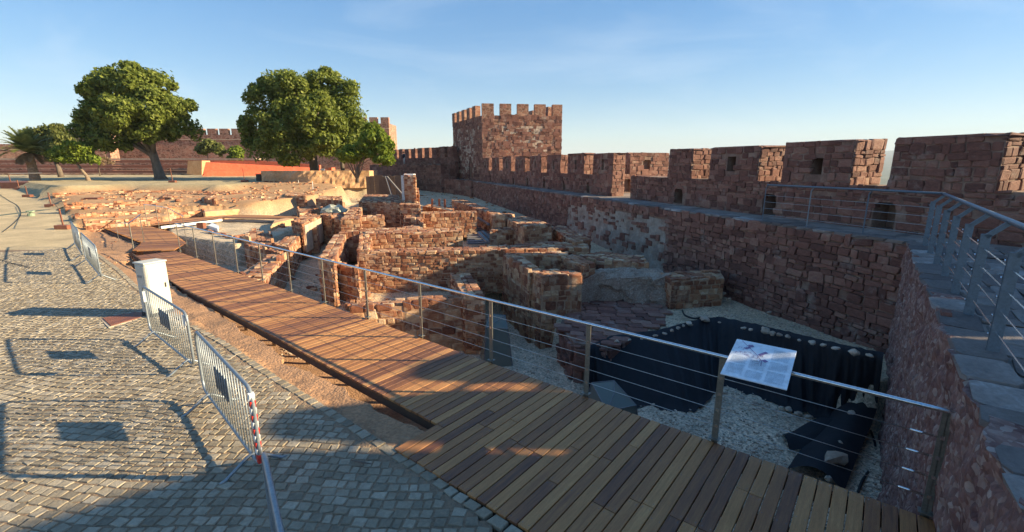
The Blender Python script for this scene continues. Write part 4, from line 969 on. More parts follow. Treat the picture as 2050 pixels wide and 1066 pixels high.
ruin('low pinkish flagged footing beside the railing left of the rounded stones', [(690, 612), (748, 622), (740, 585), (700, 584)], -1.15, -1.5, course=.2)
ruin('long pale rubble wall along the upper edge of the far dig', [(250, 386), (430, 390), (520, 386), (505, 379), (300, 380)], .95, .2, course=.2, allstuff=False)
ruin('rubble wall below the lawn with a dark opening', [(400, 400), (520, 398), (520, 388), (405, 392)], .7, -.3)
ruin('dark red rubble wall before the earth retaining wall', [(520, 392), (610, 394), (612, 385), (522, 385)], .8, -.4)
ruin('sunlit pier beside the dark red rubble wall', [(570, 392), (612, 394), (612, 388), (575, 386)], 1.0, -.4)
ruin('stone wall block with a sunlit right end in front of the earth wall', [(632, 400), (683, 402), (684, 394), (640, 393)], .9, -.6)
ruin('low shaded wall running beside the timber walkway towards the castle wall', [(905, 402), (988, 432), (1000, 428), (925, 398)], .5, -.7)
ruin('low dark wall before the stakes at the foot of the castle wall', [(846, 414), (905, 424), (908, 418), (858, 410)], .45, -.6)
ruin('shaded low wall beside the earth bank in front of the board screen', [(735, 402), (800, 400), (798, 394), (745, 396)], .2, -.5)
ruin('collapsed boulder like rubble face at the right end of the ochre low wall', [(600, 427), (640, 422), (690, 407), (682, 401), (630, 412), (594, 417)], .3, -.9, course=.22, lens=(.2, .6), ragged=.2)
# ochre rendered low walls of the far houses
def rendered(label, poly, zt, zb, material='earth_render'):
    P = [G(p[0], p[1], zt) for p in poly]; c = sum(P, Vector())/len(P); c.z = zb
    root = empty('rendered_wall', c, 0, label, 'ruin wall', 'ochre rendered low walls in the far dig')
    MB().prism([tuple(p) for p in ccw([(p.x-c.x, p.y-c.y) for p in P])], 0, zt-zb).build('wall', material, root, bevel=.06, segs=2)
rendered('long ochre rendered low wall behind the crossing boardwalk', [(408, 425), (562, 412), (600, 404), (590, 401), (470, 412), (405, 420)], .35, -.4)
rendered('ochre capped low wall left of the far basins', [(356, 402), (500, 405), (500, 400), (370, 397)], .55, -.2)
rendered('lower ochre beam with a dark shaded side in the far dig', [(370, 412), (470, 416), (472, 411), (385, 406)], .35, -.3)
rendered('short ochre kerb at the right of the far basins', [(500, 404), (560, 402), (556, 398), (505, 399)], .5, -.2)
rendered('small rendered corner wall at the end of the gravel yard', [(541, 452), (556, 446), (590, 438), (575, 436), (548, 441)], .1, -.5)
# terrace rubble bands at the left
for i, (lab, a, b, z) in enumerate([('lowest stone terrace edge behind the wooden steps', (170, 448), (320, 437), .33), ('second stone terrace edge behind the wooden steps', (150, 433), (345, 420), .5),
                                    ('pale rubble band at the right of the far dig terraces', (300, 384), (520, 379), 1.0), ('rubble band between the ochre beams and the upper terrace', (330, 398), (420, 395), .8), ('long rubble band left of the dark red rubble wall', (420, 392), (545, 388), .75),
                                    ('stone terrace edge behind the railing platform', (300, 432), (410, 424), .25), ('ragged stone band below the ochre capped wall', (470, 410), (600, 402), .35),
                                    ('third stone terrace edge left of the far rubble', (130, 413), (350, 403), .76), ('upper pale stone terrace edge below the small leaning tree', (105, 392), (300, 386), .92)]):
    A_ = G(*a, z).to_2d(); B_ = G(*b, z).to_2d(); n_ = Vector((-(B_-A_).y, (B_-A_).x)).normalized()
    ruin(lab, [tuple(A_), tuple(B_), tuple(B_+n_*.5), tuple(A_+n_*.5)], z+.03, z-.5, px=False, course=.12, lens=(.1, .4), ragged=.16, group='stone terrace edges', name='terrace_edge', cat='terrace edge')
# stone blocks added in the far rubble in place of shaded openings
for lab, p in [('dark block standing out of the pale far rubble, left one', [(236, 389), (262, 390), (260, 385), (243, 384)]), ('dark wedge shaped stub in the middle of the far rubble', [(320, 396), (344, 397), (344, 391), (330, 390)]), ('brown stub at the right of the far rubble', [(408, 399), (432, 400), (430, 392), (416, 391)])]:
    ruin(lab, p, .95, .2, allstuff=True)
# plaster skins on the tall block
pl = empty('plaster_panel', G(640, 460, 0), 0, 'smooth sunlit plaster left on the face of the tall wall block', 'plaster')
a = G(607, 452, .5); b = G(645, 434.5, .5); dn = Vector((b.y-a.y, -(b.x-a.x), 0)).normalized()*.07
q = [a+dn, b+dn, Vector((b.x, b.y, -.75))+dn, Vector((a.x, a.y, -.75))+dn]; q2 = [p-dn*.6 for p in q]
MB().add([p-pl.location for p in q+q2], [(0, 1, 2, 3), (7, 6, 5, 4), (0, 4, 5, 1), (1, 5, 6, 2), (2, 6, 7, 3), (3, 7, 4, 0)]).build('skin', 'plaster', pl)
# earth retaining wall, dark boards and struts
P = [G(525, 369, 1.3), G(740, 367, 1.3)]
er = empty('retaining_wall', P[0], 0, 'ochre earth retaining wall under the round tree, partly shaded', 'wall')
A_, B_ = P[0], P[1]; 
rough_face((A_-P[0]).to_2d(), (B_-P[0]).to_2d(), -.5, 1.3, .12, .25, 'face', 'earth_render', er, 4, Vector((0, -1, 0)), cell=0)
m = MB(); m.prism([(0, .1), (B_.x-A_.x, B_.y-A_.y+.1), (B_.x-A_.x, B_.y-A_.y+3), (0, 3)], -.5, 1.28); m.build('core', 'earth_render', er)
bd = empty('board_screen', GY(785, 375, 45), 0, 'dark timber board screen with diagonal struts beside the earth wall', 'screen'); ob = bd.location.copy()
for k in range(11):
    x0 = 738+k*8.2; p = GY(x0, 376, 45)-ob; hgt = GY(x0, 352+rnd.uniform(-1, 2), 45).z; lo = GY(x0, 401, 45).z
    MB().box((p.x, rnd.uniform(-.03, .03), (hgt+lo)/2-ob.z), (.39, .06, hgt-lo)).build('board', 'dark_wood', bd)
m = MB(); m.bar(GY(775, 354, 44.8)-ob, GY(806, 390, 43.5)-ob, .12, .12); m.bar(GY(772, 354, 44.8)-ob, GY(786, 398, 43.5)-ob, .12, .12); m.build('strut', 'grey_wood', bd)
# tall pillar
ruin('tall slender stone pillar with a pale capping, the highest piece of the dig', [(809, 353), (831, 353.5), (830, 350), (811, 349.5)], 2.55, 1.0, stone='ruin_stone', course=.16, lens=(.2, .42), zt_list=None, name='stone_pillar', cat='pillar', group=None, top=False)
pc = G(820, 351.5, 2.55)
MB().box((0, 0, 0), (.62, .6, .09)).build('capping_slab', 'tape_white', None, bevel=.01)
o = bpy.data.objects['capping_slab']; pr = [x for x in bpy.data.objects if x.name.startswith('stone_pillar')][0]; o.parent = pr; o.location = pc-pr.location+Vector((0, 0, .04))
m = MB(); m.bar(Vector((-.42, -.25, -1.5)), Vector((-.42, -.25, .0)), .1, .1); m.bar(Vector((-.3, -.3, -1.5)), Vector((-.36, -.3, 0)), .04, .16); o = m.build('plaster_strip', 'tape_white', pr); o.location = pc-pr.location
ruin('stepped right shoulder of the tall pillar', [(812, 384), (838, 385), (837, 378), (814, 377)], 1.5, .95, course=.16, px=True)
# gravelly mound
def mound():
    top = [(1165, 556), (1200, 551), (1330, 556), (1345, 548), (1300, 533), (1230, 530), (1185, 538)]
    P = [G(*p, -.35) for p in top]; c = sum(P, Vector())/len(P); root = empty('mortar_mound', (c.x, c.y, -1.3), 0, 'grey gravelly mortar mound between the sunken chamber and the castle wall', 'mound')
    V = []; F = []; n = 90; ks = 18
    PP = []
    for i in range(n):
        t = i/n*len(P); a = P[int(t) % len(P)]; b = P[(int(t)+1) % len(P)]; PP.append(a.lerp(b, t-int(t)))
    for k in range(ks+1):
        for i in range(n):
            p = PP[i]
            if k <= 10: s_ = 1.0+.16*(1-k/10)**1.5; z = .92*(k/10)**.7
            else: s_ = 1-((k-10)/8)*.95; z = .92+.012*(k-10)
            q = Vector(((p.x-c.x)*s_, (p.y-c.y)*s_, z)); h = mnoise.fractal((q+c)*1.7, .7, 2.1, 7)*.22
            V.append(q+Vector((h, h*.5, h*.8)))
    for k in range(ks):
        for i in range(n): F.append((k*n+i, k*n+(i+1) % n, (k+1)*n+(i+1) % n, (k+1)*n+i))
    V.append(Vector((0, 0, 1.05))); F += [(ks*n+i, ks*n+(i+1) % n, len(V)-1) for i in range(n)]
    MB().add(V, F).build('mass', 'rubble_grey', root)
mound()
# flagged terrace over the pit
fg = empty('flagged_floor', G(1240, 650, -1.3), 0, 'purple flagged floor edge hanging over the black lined pit', 'stone floor'); ofs = fg.location.copy()
st = []; TP = [tuple(G(*p, -1.3).to_2d()) for p in ((1120, 655), (1140, 612), (1165, 606), (1340, 602), (1330, 648), (1215, 697), (1150, 690))]
MB().prism([tuple(Vector(p)-ofs.to_2d()) for p in ccw(TP)], -1.1, .04).build('core', 'rampart_mortar', fg)
y = min(p[1] for p in TP)
while y < max(p[1] for p in TP):
    x = min(p[0] for p in TP)-rnd.random()*.3
    while x < max(p[0] for p in TP):
        l = rnd.uniform(.35, .6); q = (x+l/2, y+.16)
        if inpoly(*q, TP): st.append((Vector((q[0], q[1], -1.24+rnd.uniform(-.01, .01))), Vector((.97, -.24, 0)), Vector((.24, .97, 0)), Vector((0, 0, 1)), (l-.02, .29, .07)))
        x += l
    y += .31
for i in range(len(TP)):
    P = ccw(TP); a = Vector((*P[i], -2.4)); b = Vector((*P[(i+1) % len(P)], -2.4)); u = (b-a).normalized(); n_ = Vector((u.y, -u.x, 0))
    if n_.dot(CAM-a) > 0 and (i*0 == 0): st += face_stones(a, u, Vector((0, 0, 1)), n_, (b-a).length, 1.08, .3, (.3, .7), proud=.06, depth=.2, rough=.05)
emit(st, fg, 'rampart_stone')

# ================================================================== BLACK LINED PIT
def fabric():
    root = empty('black_pit_liner', (4, 9.5, -2.3), 0, 'black geotextile lining draped down the sides of the excavated pit', 'liner'); off = Vector((4, 9.5, -2.3))
    path = [(G(1172, 704, -1.25), G(1168, 790, -2.3)), (G(1225, 680, -1.25), G(1240, 800, -2.3)), (G(1320, 668, -1.22), G(1370, 824, -2.3)), (G(1400, 645, -1.15), G(1412, 800, -2.3)), (G(1440, 641, -1.1), G(1445, 772, -2.3)), (G(1520, 658, -.95), G(1530, 795, -2.3)),
            (G(1600, 678, -.8), G(1605, 820, -2.3)), (G(1690, 700, -.65), G(1670, 838, -2.3)), (G(1768, 716, -.55), G(1752, 850, -2.3))]
    V = []; F = []; n = 260; m = 16
    for i in range(n+1):
        t = i/n*(len(path)-1); k = min(int(t), len(path)-2); f = t-k; a = path[k][0].lerp(path[k+1][0], f); b = path[k][1].lerp(path[k+1][1], f)
        back = (a-CAM); back.z = 0; back.normalize()
        fold = (mnoise.noise(Vector((t*5, 0, 0)))*1.2+.6*math.sin(t*13+2*math.sin(t*3)))*.09
        for j in range(m+3):
            if j < 2: q = a+back*(.18*(2-j)/2)+Vector((0, 0, .045+.03*mnoise.noise(Vector((t*6, j, 3)))))
            elif j > m: q = b-back*(.25*(j-m)/2*(1+mnoise.noise(Vector((t*3, 1, 9)))))+Vector((0, 0, .03))
            else:
                g = (j-1)/m; q = a.lerp(b, g)-back*(fold*math.sin(g*math.pi*.9+.1)+.05*g+.05*mnoise.noise(Vector((t*9, g*3, 1)))+.03*mnoise.noise(Vector((t*22, g*9, 1))))+Vector((0, 0, .03))
            V.append(q-off)
    w_ = m+3
    for i in range(n):
        for j in range(w_-1): F.append((i*w_+j, (i+1)*w_+j, (i+1)*w_+j+1, i*w_+j+1))
    o = MB().add(V, F).build('cloth', 'black_fabric', root, smooth=True)
    # diagonal strip over a low ridge and a folded flap
    def strip(pts_l, pts_r, nm, lift=.0):
        V = []; F = []; n = 30
        for i in range(n+1):
            t = i/n*(len(pts_l)-1); k = min(int(t), len(pts_l)-2); f = t-k; a = pts_l[k].lerp(pts_l[k+1], f); b = pts_r[k].lerp(pts_r[k+1], f)
            for j in range(9):
                g = j/8; q = a.lerp(b, g); V.append(q+Vector((0, 0, lift*math.sin(g*math.pi)+.04*mnoise.noise(q*2.5)+.02))-off)
        for i in range(n):
            for j in range(8): F.append((i*9+j, (i+1)*9+j, (i+1)*9+j+1, i*9+j+1))
        MB().add(V, F).build(nm, 'black_fabric', root, smooth=True)
    strip([G(1690, 770, -2.0), G(1655, 850, -2.2), G(1600, 905, -2.25), G(1575, 940, -2.28)], [G(1765, 795, -1.7), G(1745, 850, -1.95), G(1715, 920, -2.1), G(1690, 985, -2.25)], 'strip', .22)
    strip([G(1640, 838, -2.2), G(1590, 862, -2.25), G(1562, 872, -2.27)], [G(1690, 870, -2.2), G(1640, 900, -2.25), G(1580, 902, -2.27)], 'flap', .12)
fabric()
# stones holding the fabric
rk_i = 0
def rock(p, s, label, group, parent=None, material='rock', name='rock'):
    m = MB(); bm = bmesh.new(); bmesh.ops.create_icosphere(bm, subdivisions=2, radius=.5)
    sd = rnd.random()*100; sc = Vector((rnd.uniform(.8, 1.3), rnd.uniform(.7, 1.1), rnd.uniform(.5, .8)))
    for v in bm.verts:
        h = 1+.5*mnoise.noise(v.co*2.2+Vector((sd, 0, 0))); v.co = Vector((v.co.x*sc.x, v.co.y*sc.y, v.co.z*sc.z))*h*s
    me = bpy.data.meshes.new(name); bm.to_mesh(me); bm.free(); me.materials.append(MATS[material])
    o = bpy.data.objects.new(name, me); COL.objects.link(o); o.location = p+Vector((0, 0, .22*s)); o.rotation_euler = (rnd.uniform(-.2, .2), rnd.uniform(-.2, .2), rnd.uniform(0, 6)); return tag(o, label, 'rock', group)
rim = [(1235, 684), (1260, 680), (1285, 677), (1312, 672), (1330, 668), (1345, 662), (1357, 657), (1368, 652), (1380, 649), (1411, 641), (1440, 645), (1488, 657), (1503, 660), (1532, 664), (1546, 668), (1560, 671), (1577, 674), (1600, 681), (1625, 687), (1648, 692), (1672, 698), (1710, 708), (1740, 712)]
RIMN = 0
ORD = ['first', 'second', 'third', 'fourth', 'fifth', 'sixth', 'seventh', 'eighth', 'ninth', 'tenth', 'eleventh', 'twelfth', 'thirteenth', 'fourteenth', 'fifteenth', 'sixteenth', 'seventeenth', 'eighteenth', 'nineteenth', 'twentieth']
for k, (px, py) in enumerate(rim):
    z = float(np.interp(px, [1235, 1400, 1765], [-1.22, -1.12, -.5])); big = px in (1411, 1532, 1710)
    where = {1411: 'largest pale flat rock at the top corner of the black liner', 1532: 'squarish pale block midway along the upper edge of the black liner behind the information panel', 1710: 'flat pale rock at the right end of the upper edge of the black liner'}
    if big: rock(G(px, py+2, z), .24, where[px], 'stones along the upper edge of the black liner'); continue
    RIMN += 1
    rock(G(px, py+2, z), rnd.uniform(.08, .16), 'small rough stone on the upper edge of the black liner, %s from the left' % ORD[RIMN-1], 'stones along the upper edge of the black liner')
for k, (px, py, s_) in enumerate([(1722, 800, .16), (1738, 795, .2), (1708, 815, .1), (1715, 822, .14), (1704, 830, .15), (1686, 843, .1), (1682, 860, .13), (1693, 872, .18), (1680, 893, .18), (1745, 812, .12), (1658, 962, .15)]):
    rock(G(px, py, -1.85 if py < 840 else -2.0), s_, 'loose stone on the diagonal black fabric strip, %s one down' % ORD[k], 'stones on the diagonal fabric strip')
rock(G(1672, 925, -2.05), .34, 'biggest round pale rock on the lower end of the black fabric strip', None)
for k in range(16):
    x = 1440+k*15; rock(G(x+rnd.uniform(-5, 5), 785+k*4.2+rnd.uniform(-4, 8), -2.28), rnd.uniform(.08, .17), '%s stone from the left at the foot of the black liner on the pit floor' % ORD[k], 'stones at the foot of the liner')
for lab_, px, py, s_ in [('grey stone on the pale gravel closest to the foot of the castle wall', 1447, 590, .2), ('darker grey stone just below another on the pale gravel', 1460, 601, .16), ('small grey stone lying apart on the pale gravel above the black liner', 1540, 628, .14)]:
    rock(G(px, py, -1.15), s_, lab_, 'stones on the pale gravel')
# pebbles on the pit floor and gravel
def pebbles(label, regs, count, smin, smax, material='rock', name='gravel'):
    V = []; Fc = []; k = 0
    for _ in range(count):
        px, py, z = regs(); 
        if px is None: continue
        p = G(px, py, z) if z is not None else None
        zz = gz(p.x, p.y)
        if abs(zz-z) > .25: continue
        s = rnd.uniform(smin, smax); vs, fs = LOWPOOL[rnd.randrange(10)]; a = rnd.uniform(0, 6.28); ca, sa = math.cos(a), math.sin(a)
        M = np.array([[ca, -sa, 0], [sa, ca, 0], [0, 0, 1]])*np.array([1, .8, .6])*s; V.append(vs@M.T+np.array([p.x, p.y, zz+s*.15])); Fc.extend([tuple(i+k for i in f) for f in fs]); k += 8
    me = bpy.data.meshes.new(name); me.from_pydata(np.vstack(V).tolist(), [], Fc); o = link(name, me, None, material); tag(o, label, name, kind='stuff')
pebbles('pale gravel scattered over the floor of the lined pit', lambda: (rnd.uniform(960, 1850), rnd.uniform(690, 1066), -2.3), 9000, .02, .05)
pebbles('loose stones strewn over the upper gravel around the pit and the courtyards', lambda: (rnd.uniform(560, 1760), rnd.uniform(560, 720), -1.3), 5000, .02, .06)
# hose in the pit corner
pts = [G(1742, 818, -2.25), G(1740, 850, -2.27), G(1752, 890, -2.27), G(1750, 925, -2.27), G(1728, 960, -2.27), G(1718, 985, -2.27)]
def smooth_path(p, n=6):
    out = []
    for i in range(len(p)-1):
        a = p[max(0, i-1)]; b = p[i]; c = p[i+1]; d = p[min(len(p)-1, i+2)]
        for k in range(n):
            t = k/n; out.append(.5*((2*b)+(c-a)*t+(2*a-5*b+4*c-d)*t*t+(-a+3*b-3*c+d)*t**3))
    return out+[p[-1]]
tag(MB().tube(smooth_path(pts), .022, 6).build('hose', 'black_plastic', smooth=True), 'thin dark hose lying on the gravel between the fabric strip and the parapet wall', 'hose')
tag(MB().tube(smooth_path([G(1366, 622, -1.15), G(1372, 632, -1.15), G(1390, 638, -1.12), G(1402, 636, -1.12)]), .03, 6).build('hose', 'black_plastic', smooth=True), 'short dark hose end on the pale gravel above the pit', 'hose')
# clouded plastic display covers
def cover(label, cpx, z0, z1, w_, rot):
    c = G(*cpx, z1); root = empty('display_cover', (c.x, c.y, z0), rot, label, 'display cover'); h = z1-z0
    a = w_/2; b = a*.8
    V = [(-a, -a, 0), (a, -a, 0), (a, a, 0), (-a, a, 0), (-b, -b*1.05, h*.86), (b*.9, -b, h*.80), (b, b*.8, h*.95), (-b*.4, b*.9, h), (b*.25, -b*.1, h*.93)]
    F = [(0, 1, 5, 4), (1, 2, 6, 5), (2, 3, 7, 6), (3, 0, 4, 7), (4, 5, 8), (5, 6, 8), (6, 7, 8), (7, 4, 8)]
    MB().add(V, F).build('cover_panel', 'clouded_plastic', root); m = MB()
    for i in range(4): m.bar(V[i], V[i+4], .025, .025)
    for i, j in ((4, 5), (5, 6), (6, 7), (7, 4), (4, 8), (6, 8)): m.bar(V[i], V[j], .018, .018)
    m.build('edge_frame', 'grey_wood', root)
cover('faceted grey translucent display cover just behind the railing at the edge of the pit', (1220, 778), -2.3, -1.0, .95, .5)
cover('tall greenish translucent cover standing against the ruin wall behind the railing', (992, 634), -2.3, -.95, .8, .2)

# ================================================================== INFORMATION PANEL
c4 = [G(1469, 678, 1.27), G(1594, 702, 1.27), G(1577, 781, 1.15), G(1449, 748, 1.15)]
ip = empty('information_panel', c4[3], 0, 'tilted white information panel with a site plan and text, mounted on the boardwalk handrail', 'information sign'); oi = c4[3].copy()
ux = ((c4[1]-c4[0])+(c4[2]-c4[3])); ux.normalize(); uy = (c4[0]-c4[3]).normalized(); uy = (uy-ux*uy.dot(ux)).normalized(); nz3 = ux.cross(uy)
Wp = ((c4[1]-c4[0]).length+(c4[2]-c4[3]).length)/2; Hp = ((c4[0]-c4[3]).length+(c4[1]-c4[2]).length)/2
ctr = sum(c4, Vector())/4-oi; R3 = Matrix((ux, uy, nz3)).transposed()
MB().box(ctr-nz3*.008, (Wp, Hp, .014), R3).build('board', 'sign_white', ip, bevel=.003)
def pp(x, y, lift=.0015): return ctr+ux*(x-.5)*Wp+uy*(y-.5)*Hp+nz3*lift
tx = MB()
def strip_(x0, y0, x1, y1, t, m):
    a = pp(x0, y0); b = pp(x1, y1); d = (b-a).normalized(); s_ = nz3.cross(d)*t/2; m.add([a-s_, b-s_, b+s_, a+s_], [(0, 1, 2, 3)])
for (x0, x1, y0, y1) in [(.66, .93, .60, .88), (.66, .93, .36, .55), (.66, .93, .06, .30), (.06, .31, .34, .52), (.06, .31, .08, .30), (.36, .61, .28, .50), (.36, .61, .05, .22)]:
    y = y1
    while y > y0:
        x = x0
        while x < x1-.01:
            l = min(rnd.uniform(.015, .045), x1-x); strip_(x, y, x+l, y, .007, tx); x += l+.007
        y -= .026
tx.build('printed_text', 'print_grey', ip)['kind'] = 'stuff'
dr = MB(); strip_(.10, .97, .42, .66, .006, dr); strip_(.42, .66, .53, .52, .006, dr); strip_(.53, .52, .54, .40, .008, dr)
for (x, y, a, b, t) in [(.24, .85, .32, .88, .05), (.46, .66, .56, .78, .035), (.55, .52, .60, .56, .05), (.20, .76, .28, .82, .03)]: strip_(x, y, a, b, t, dr)
for _ in range(46):
    x = rnd.uniform(.06, .52); y = rnd.uniform(.55, .80); 
    if y > 1.02-x*1.1: y -= .15
    d = rnd.choice([(0, 1), (1, 0), (.8, -.3)]); l = rnd.uniform(.02, .06); strip_(x, y, x+d[0]*l, y+d[1]*l, .004, dr)
dr.build('printed_plan', 'print_purple', ip)
m = MB(); m.bar(pp(.45, .5, -.012), pp(.45, .2, -.09), .05, .03); m.bar(pp(.1, .5, -.02), pp(.9, .42, -.02), .03, .02); m.build('bracket', 'steel', ip)

# ================================================================== RAILING ON THE PARAPET
def wall_railing():
    z0 = WALK+.0; off = wr.to_3d()*.42
    root = empty('parapet_railing', (8.9, 9.7, WALK), 0, 'blue grey galvanised railing with cranked flat posts along the top of the parapet wall', 'railing'); oo = root.location.copy()
    far_end = G(1520, 443, WALK); corner = G(1852, 490, WALK)+Vector((.05, 0, 0)); 
    L1 = [G(1520, 443, WALK), G(1608, 455, WALK), G(1720, 470, WALK), corner]
    L1 = [p+Vector((.12, .05, 0)) for p in L1]
    for i, p in enumerate(L1[:3]):
        m = MB(); m.box(p+Vector((0, 0, .5))-oo, (.05, .02, 1.0), Matrix.Rotation(1.2, 3, 'Z')); m.bar(p+Vector((0, 0, 1.0))-oo, p+Vector((.02, -.06, 1.1))-oo, .04, .02); m.build('post', 'galvanised' if i == 1 else 'painted_blue_grey', root)
    top1 = [p+Vector((.0, -.06, 1.12))-oo for p in L1]
    # near run along the wall
    a = (RW_B+wr*.22); near = []
    for k, t in enumerate([.35, 1.55, 2.75, 3.95, 5.15, 6.3, 7.7, 9.2]): near.append((a-wd*t).to_3d()+Vector((0, 0, WALK)))
    top2 = [p+Vector((0, 0, 1.12))+wr.to_3d()*.16-oo for p in near]; corn = L1[3]+Vector((.05, -.02, 1.12))-oo
    MB().tube(top1[:3]+[corn], .028, 10).build('top_rail', 'painted_blue_grey', root, smooth=True)
    MB().tube([corn]+top2, .030, 10).build('top_rail', 'painted_blue_grey', root, smooth=True)
    for p in near:
        m = MB(); q = p-oo; R = Matrix.Rotation(math.atan2(wd.y, wd.x), 3, 'Z')
        for sd in (-1, 1):
            m.box(q+wd.to_3d()*sd*.018+Vector((0, 0, .47)), (.012, .085, .98), R)
            aa = q+wd.to_3d()*sd*.018+Vector((0, 0, .93)); m.bar(aa, aa+wr.to_3d()*.16+Vector((0, 0, .17)), .012, .05, up=wr.to_3d())
        m.build('post', 'painted_blue_grey', root)
        for h in (.18, .36, .54, .72, .88): MB().tube([q+Vector((0, 0, h))-wn*-.052*1, q+Vector((0, 0, h))+wn*.062], .012, 8).build('bolt', 'bright_steel', root)
    for h in (.2, .4, .6, .8):
        MB().tube([p+Vector((0, 0, h))-oo for p in L1], .006, 5).build('cable', 'steel', root)
        MB().tube([p+Vector((0, 0, h))-oo for p in near], .007, 5).build('cable', 'bright_steel', root)
wall_railing()

# ================================================================== CROWD BARRIERS
def barrier(label, A, B, z=0.0, sign=True, group='crowd barriers along the pavement', solid=False, tape=False, feet=(1, 1), bars=19, H=1.06):
    A = Vector((A[0], A[1], z)); B = Vector((B[0], B[1], z)); d = B-A; Ln = d.length; rz = math.atan2(d.y, d.x)
    root = empty('crowd_barrier', A, rz, label, 'barrier', group)
    def rr(x0, x1, z0, z1, r):
        P = []
        for cx_, cz_, a0 in ((x1-r, z1-r, 0), (x0+r, z1-r, 90), (x0+r, z0+r, 180), (x1-r, z0+r, 270)):
            for k in range(5): an = math.radians(a0+k*22.5); P.append((cx_+r*math.cos(an), 0, cz_+r*math.sin(an)))
        return P
    MB().tube(rr(0, Ln, .2, H, .14), .020, 8, closed=True).build('frame', 'galvanised', root, smooth=True)
    for k in range(bars):
        x = .1+(Ln-.2)*(k+.5)/bars; me_ = MB().tube([(x, 0, .2), (x, 0, H)], .0075, 6); me_.build('bar', 'galvanised', root, smooth=True)
    for x in (.28, Ln-.28):
        MB().tube([(x, -.33, .02), (x, -.27, .04), (x, -.06, .19), (x, 0, .22), (x, .06, .19), (x, .27, .04), (x, .33, .02)], .018, 7).build('foot', 'galvanised', root, smooth=True)
    m = MB(); m.tube([(-.005, 0, .78), (-.05, .02, .80), (-.06, .02, .72)], .009, 6); m.tube([(-.005, 0, .42), (-.05, .02, .44), (-.06, .02, .36)], .009, 6); m.build('hook', 'galvanised', root)
    if sign: MB().box((Ln*.47, .012, .66), (.60, .006, .30)).build('nameplate', 'galvanised' if not solid else 'black_plastic', root)
    if solid: MB().box((Ln/2, 0, .63), (Ln-.06, .004, .80)).build('mesh_sheet', 'galvanised', root)
    if tape:
        for k in range(9):
            MB().box((Ln-.02+.0, .0, .98-k*.075), (.050, .050, .074), Matrix.Rotation(.3, 3, 'Y')).build('tape', 'tape_red' if k % 2 else 'tape_white', root)
        MB().tube([(Ln-.02, 0, .97), (Ln-.12, .02, .99), (Ln-.2, .01, .96)], .008, 5).build('tape', 'tape_red', root)
        MB().box((Ln-.01, 0, .30), (.06, .05, .09)).build('tape', 'tape_red', root)
    return root
barrier('galvanised crowd barrier in front with red and white tape wrapped on its near post', G(408, 776, .2).to_2d(), G(523, 932, .2).to_2d(), -.02, tape=True)
b2_ = barrier('galvanised crowd barrier standing before the white cabinet', G(299, 653, .2).to_2d(), G(388, 724, .2).to_2d(), -.07)
MB().box((0.04, 0, .86), (.05, .05, .2)).build('tape', 'tape_white', b2_); MB().box((2.44, 0, .93), (.06, .06, .16)).build('tape', 'tape_white', b2_)
barrier('crowd barrier seen edge on, the nearer of the pair with sheeted panels at the left', G(203, 555, .2).to_2d(), G(172, 518, .2).to_2d(), 0)
barrier('crowd barrier with a pale sheeted panel, the farther of the pair at the left', G(166, 512, .2).to_2d(), G(150, 487, .2).to_2d(), .0)
barrier('crowd barrier seen edge on from above, running out of the bottom of the picture', (-1.93, 3.15), (-.58, 1.11), 0, sign=False)

# ================================================================== WHITE CABINET
cab = empty('electric_cabinet', G(318, 628, -.06), math.radians(-24), 'off white electrical cabinet standing beside the boardwalk behind a crowd barrier', 'cabinet')
MB().box((0, 0, .62), (.36, .43, 1.12)).build('body', 'cabinet_paint', cab, bevel=.012, segs=2)
MB().box((0, 0, 1.19), (.40, .47, .035)).build('lid', 'cabinet_paint', cab, bevel=.008)
MB().box((0, -.219, .63), (.31, .012, 1.0)).build('door', 'cabinet_paint', cab, bevel=.004)
MB().box((.183, 0, .63), (.012, .37, 1.0)).build('door', 'cabinet_paint', cab, bevel=.004)
MB().box((-.03, -.228, .9), (.16, .004, .05)).build('label_plate', 'galvanised', cab)
MB().box((.193, .13, .66), (.012, .03, .1)).build('handle', 'black_plastic', cab)
MB().box((0, 0, .03), (.38, .46, .1)).build('plinth', 'black_plastic', cab)
# doormat grate in the paving
gr = empty('floor_grate', G(245, 640, .0)+Vector((0, 0, -.09)), 0, 'brown slatted grate with a pale frame let into the cobbles behind the cabinet shadow', 'grate'); og = gr.location.copy()
q = [G(*p, -.09) for p in ((200, 640), (284, 622), (300, 634), (218, 658))]
P_ = [p-og for p in q]
MB().prism([tuple(x) for x in ccw([(p.x, p.y) for p in P_])], -.05, .022).build('frame', 'plaster', gr)
cc = sum(P_, Vector())/4; P3 = [cc+(p-cc)*.88 for p in P_]
for k in range(14):
    a = P3[0].lerp(P3[3], (k+.5)/14); b = P3[1].lerp(P3[2], (k+.5)/14); m = MB(); m.bar(Vector((a.x, a.y, .028)), Vector((b.x, b.y, .028)), .045, .016); m.build('slat', 'brown_wood', gr)
# brown posts on timber bases
pr_pts = []
def bollard(label, bpx, h, z, tilt=0.03, s=1.0, lamp=True):
    p = GG(*bpx); root = empty('post_on_base', p, .05, label, 'post', 'brown posts on timber bases')
    MB().box((0, 0, .1*s), (.62*s, .34*s, .2*s)).build('base', 'brown_wood', root, bevel=.015)
    m = MB(); m.bar((-.0, 0, .19*s), (-tilt, 0, h), .05, .05); m.build('post', 'brown_wood', root)
    if lamp: MB().box((-tilt-.01, 0, h+.01), (.08, .08, .03)).build('cap', 'brown_wood', root)
    return p
B_ = [('brown post on a timber base nearest to the barriers', (128, 459), .95, .1), ('brown post on a timber base, second from the barriers', (103, 415), .95, .42), ('brown post on a timber base, third from the barriers', (56, 395), .85, .66),
      ('brown post on a timber base, fourth from the barriers', (39, 380), .85, .95), ('brown post on a timber base in front of the palm', (22, 369), .85, 1.2)]
tops_ = []
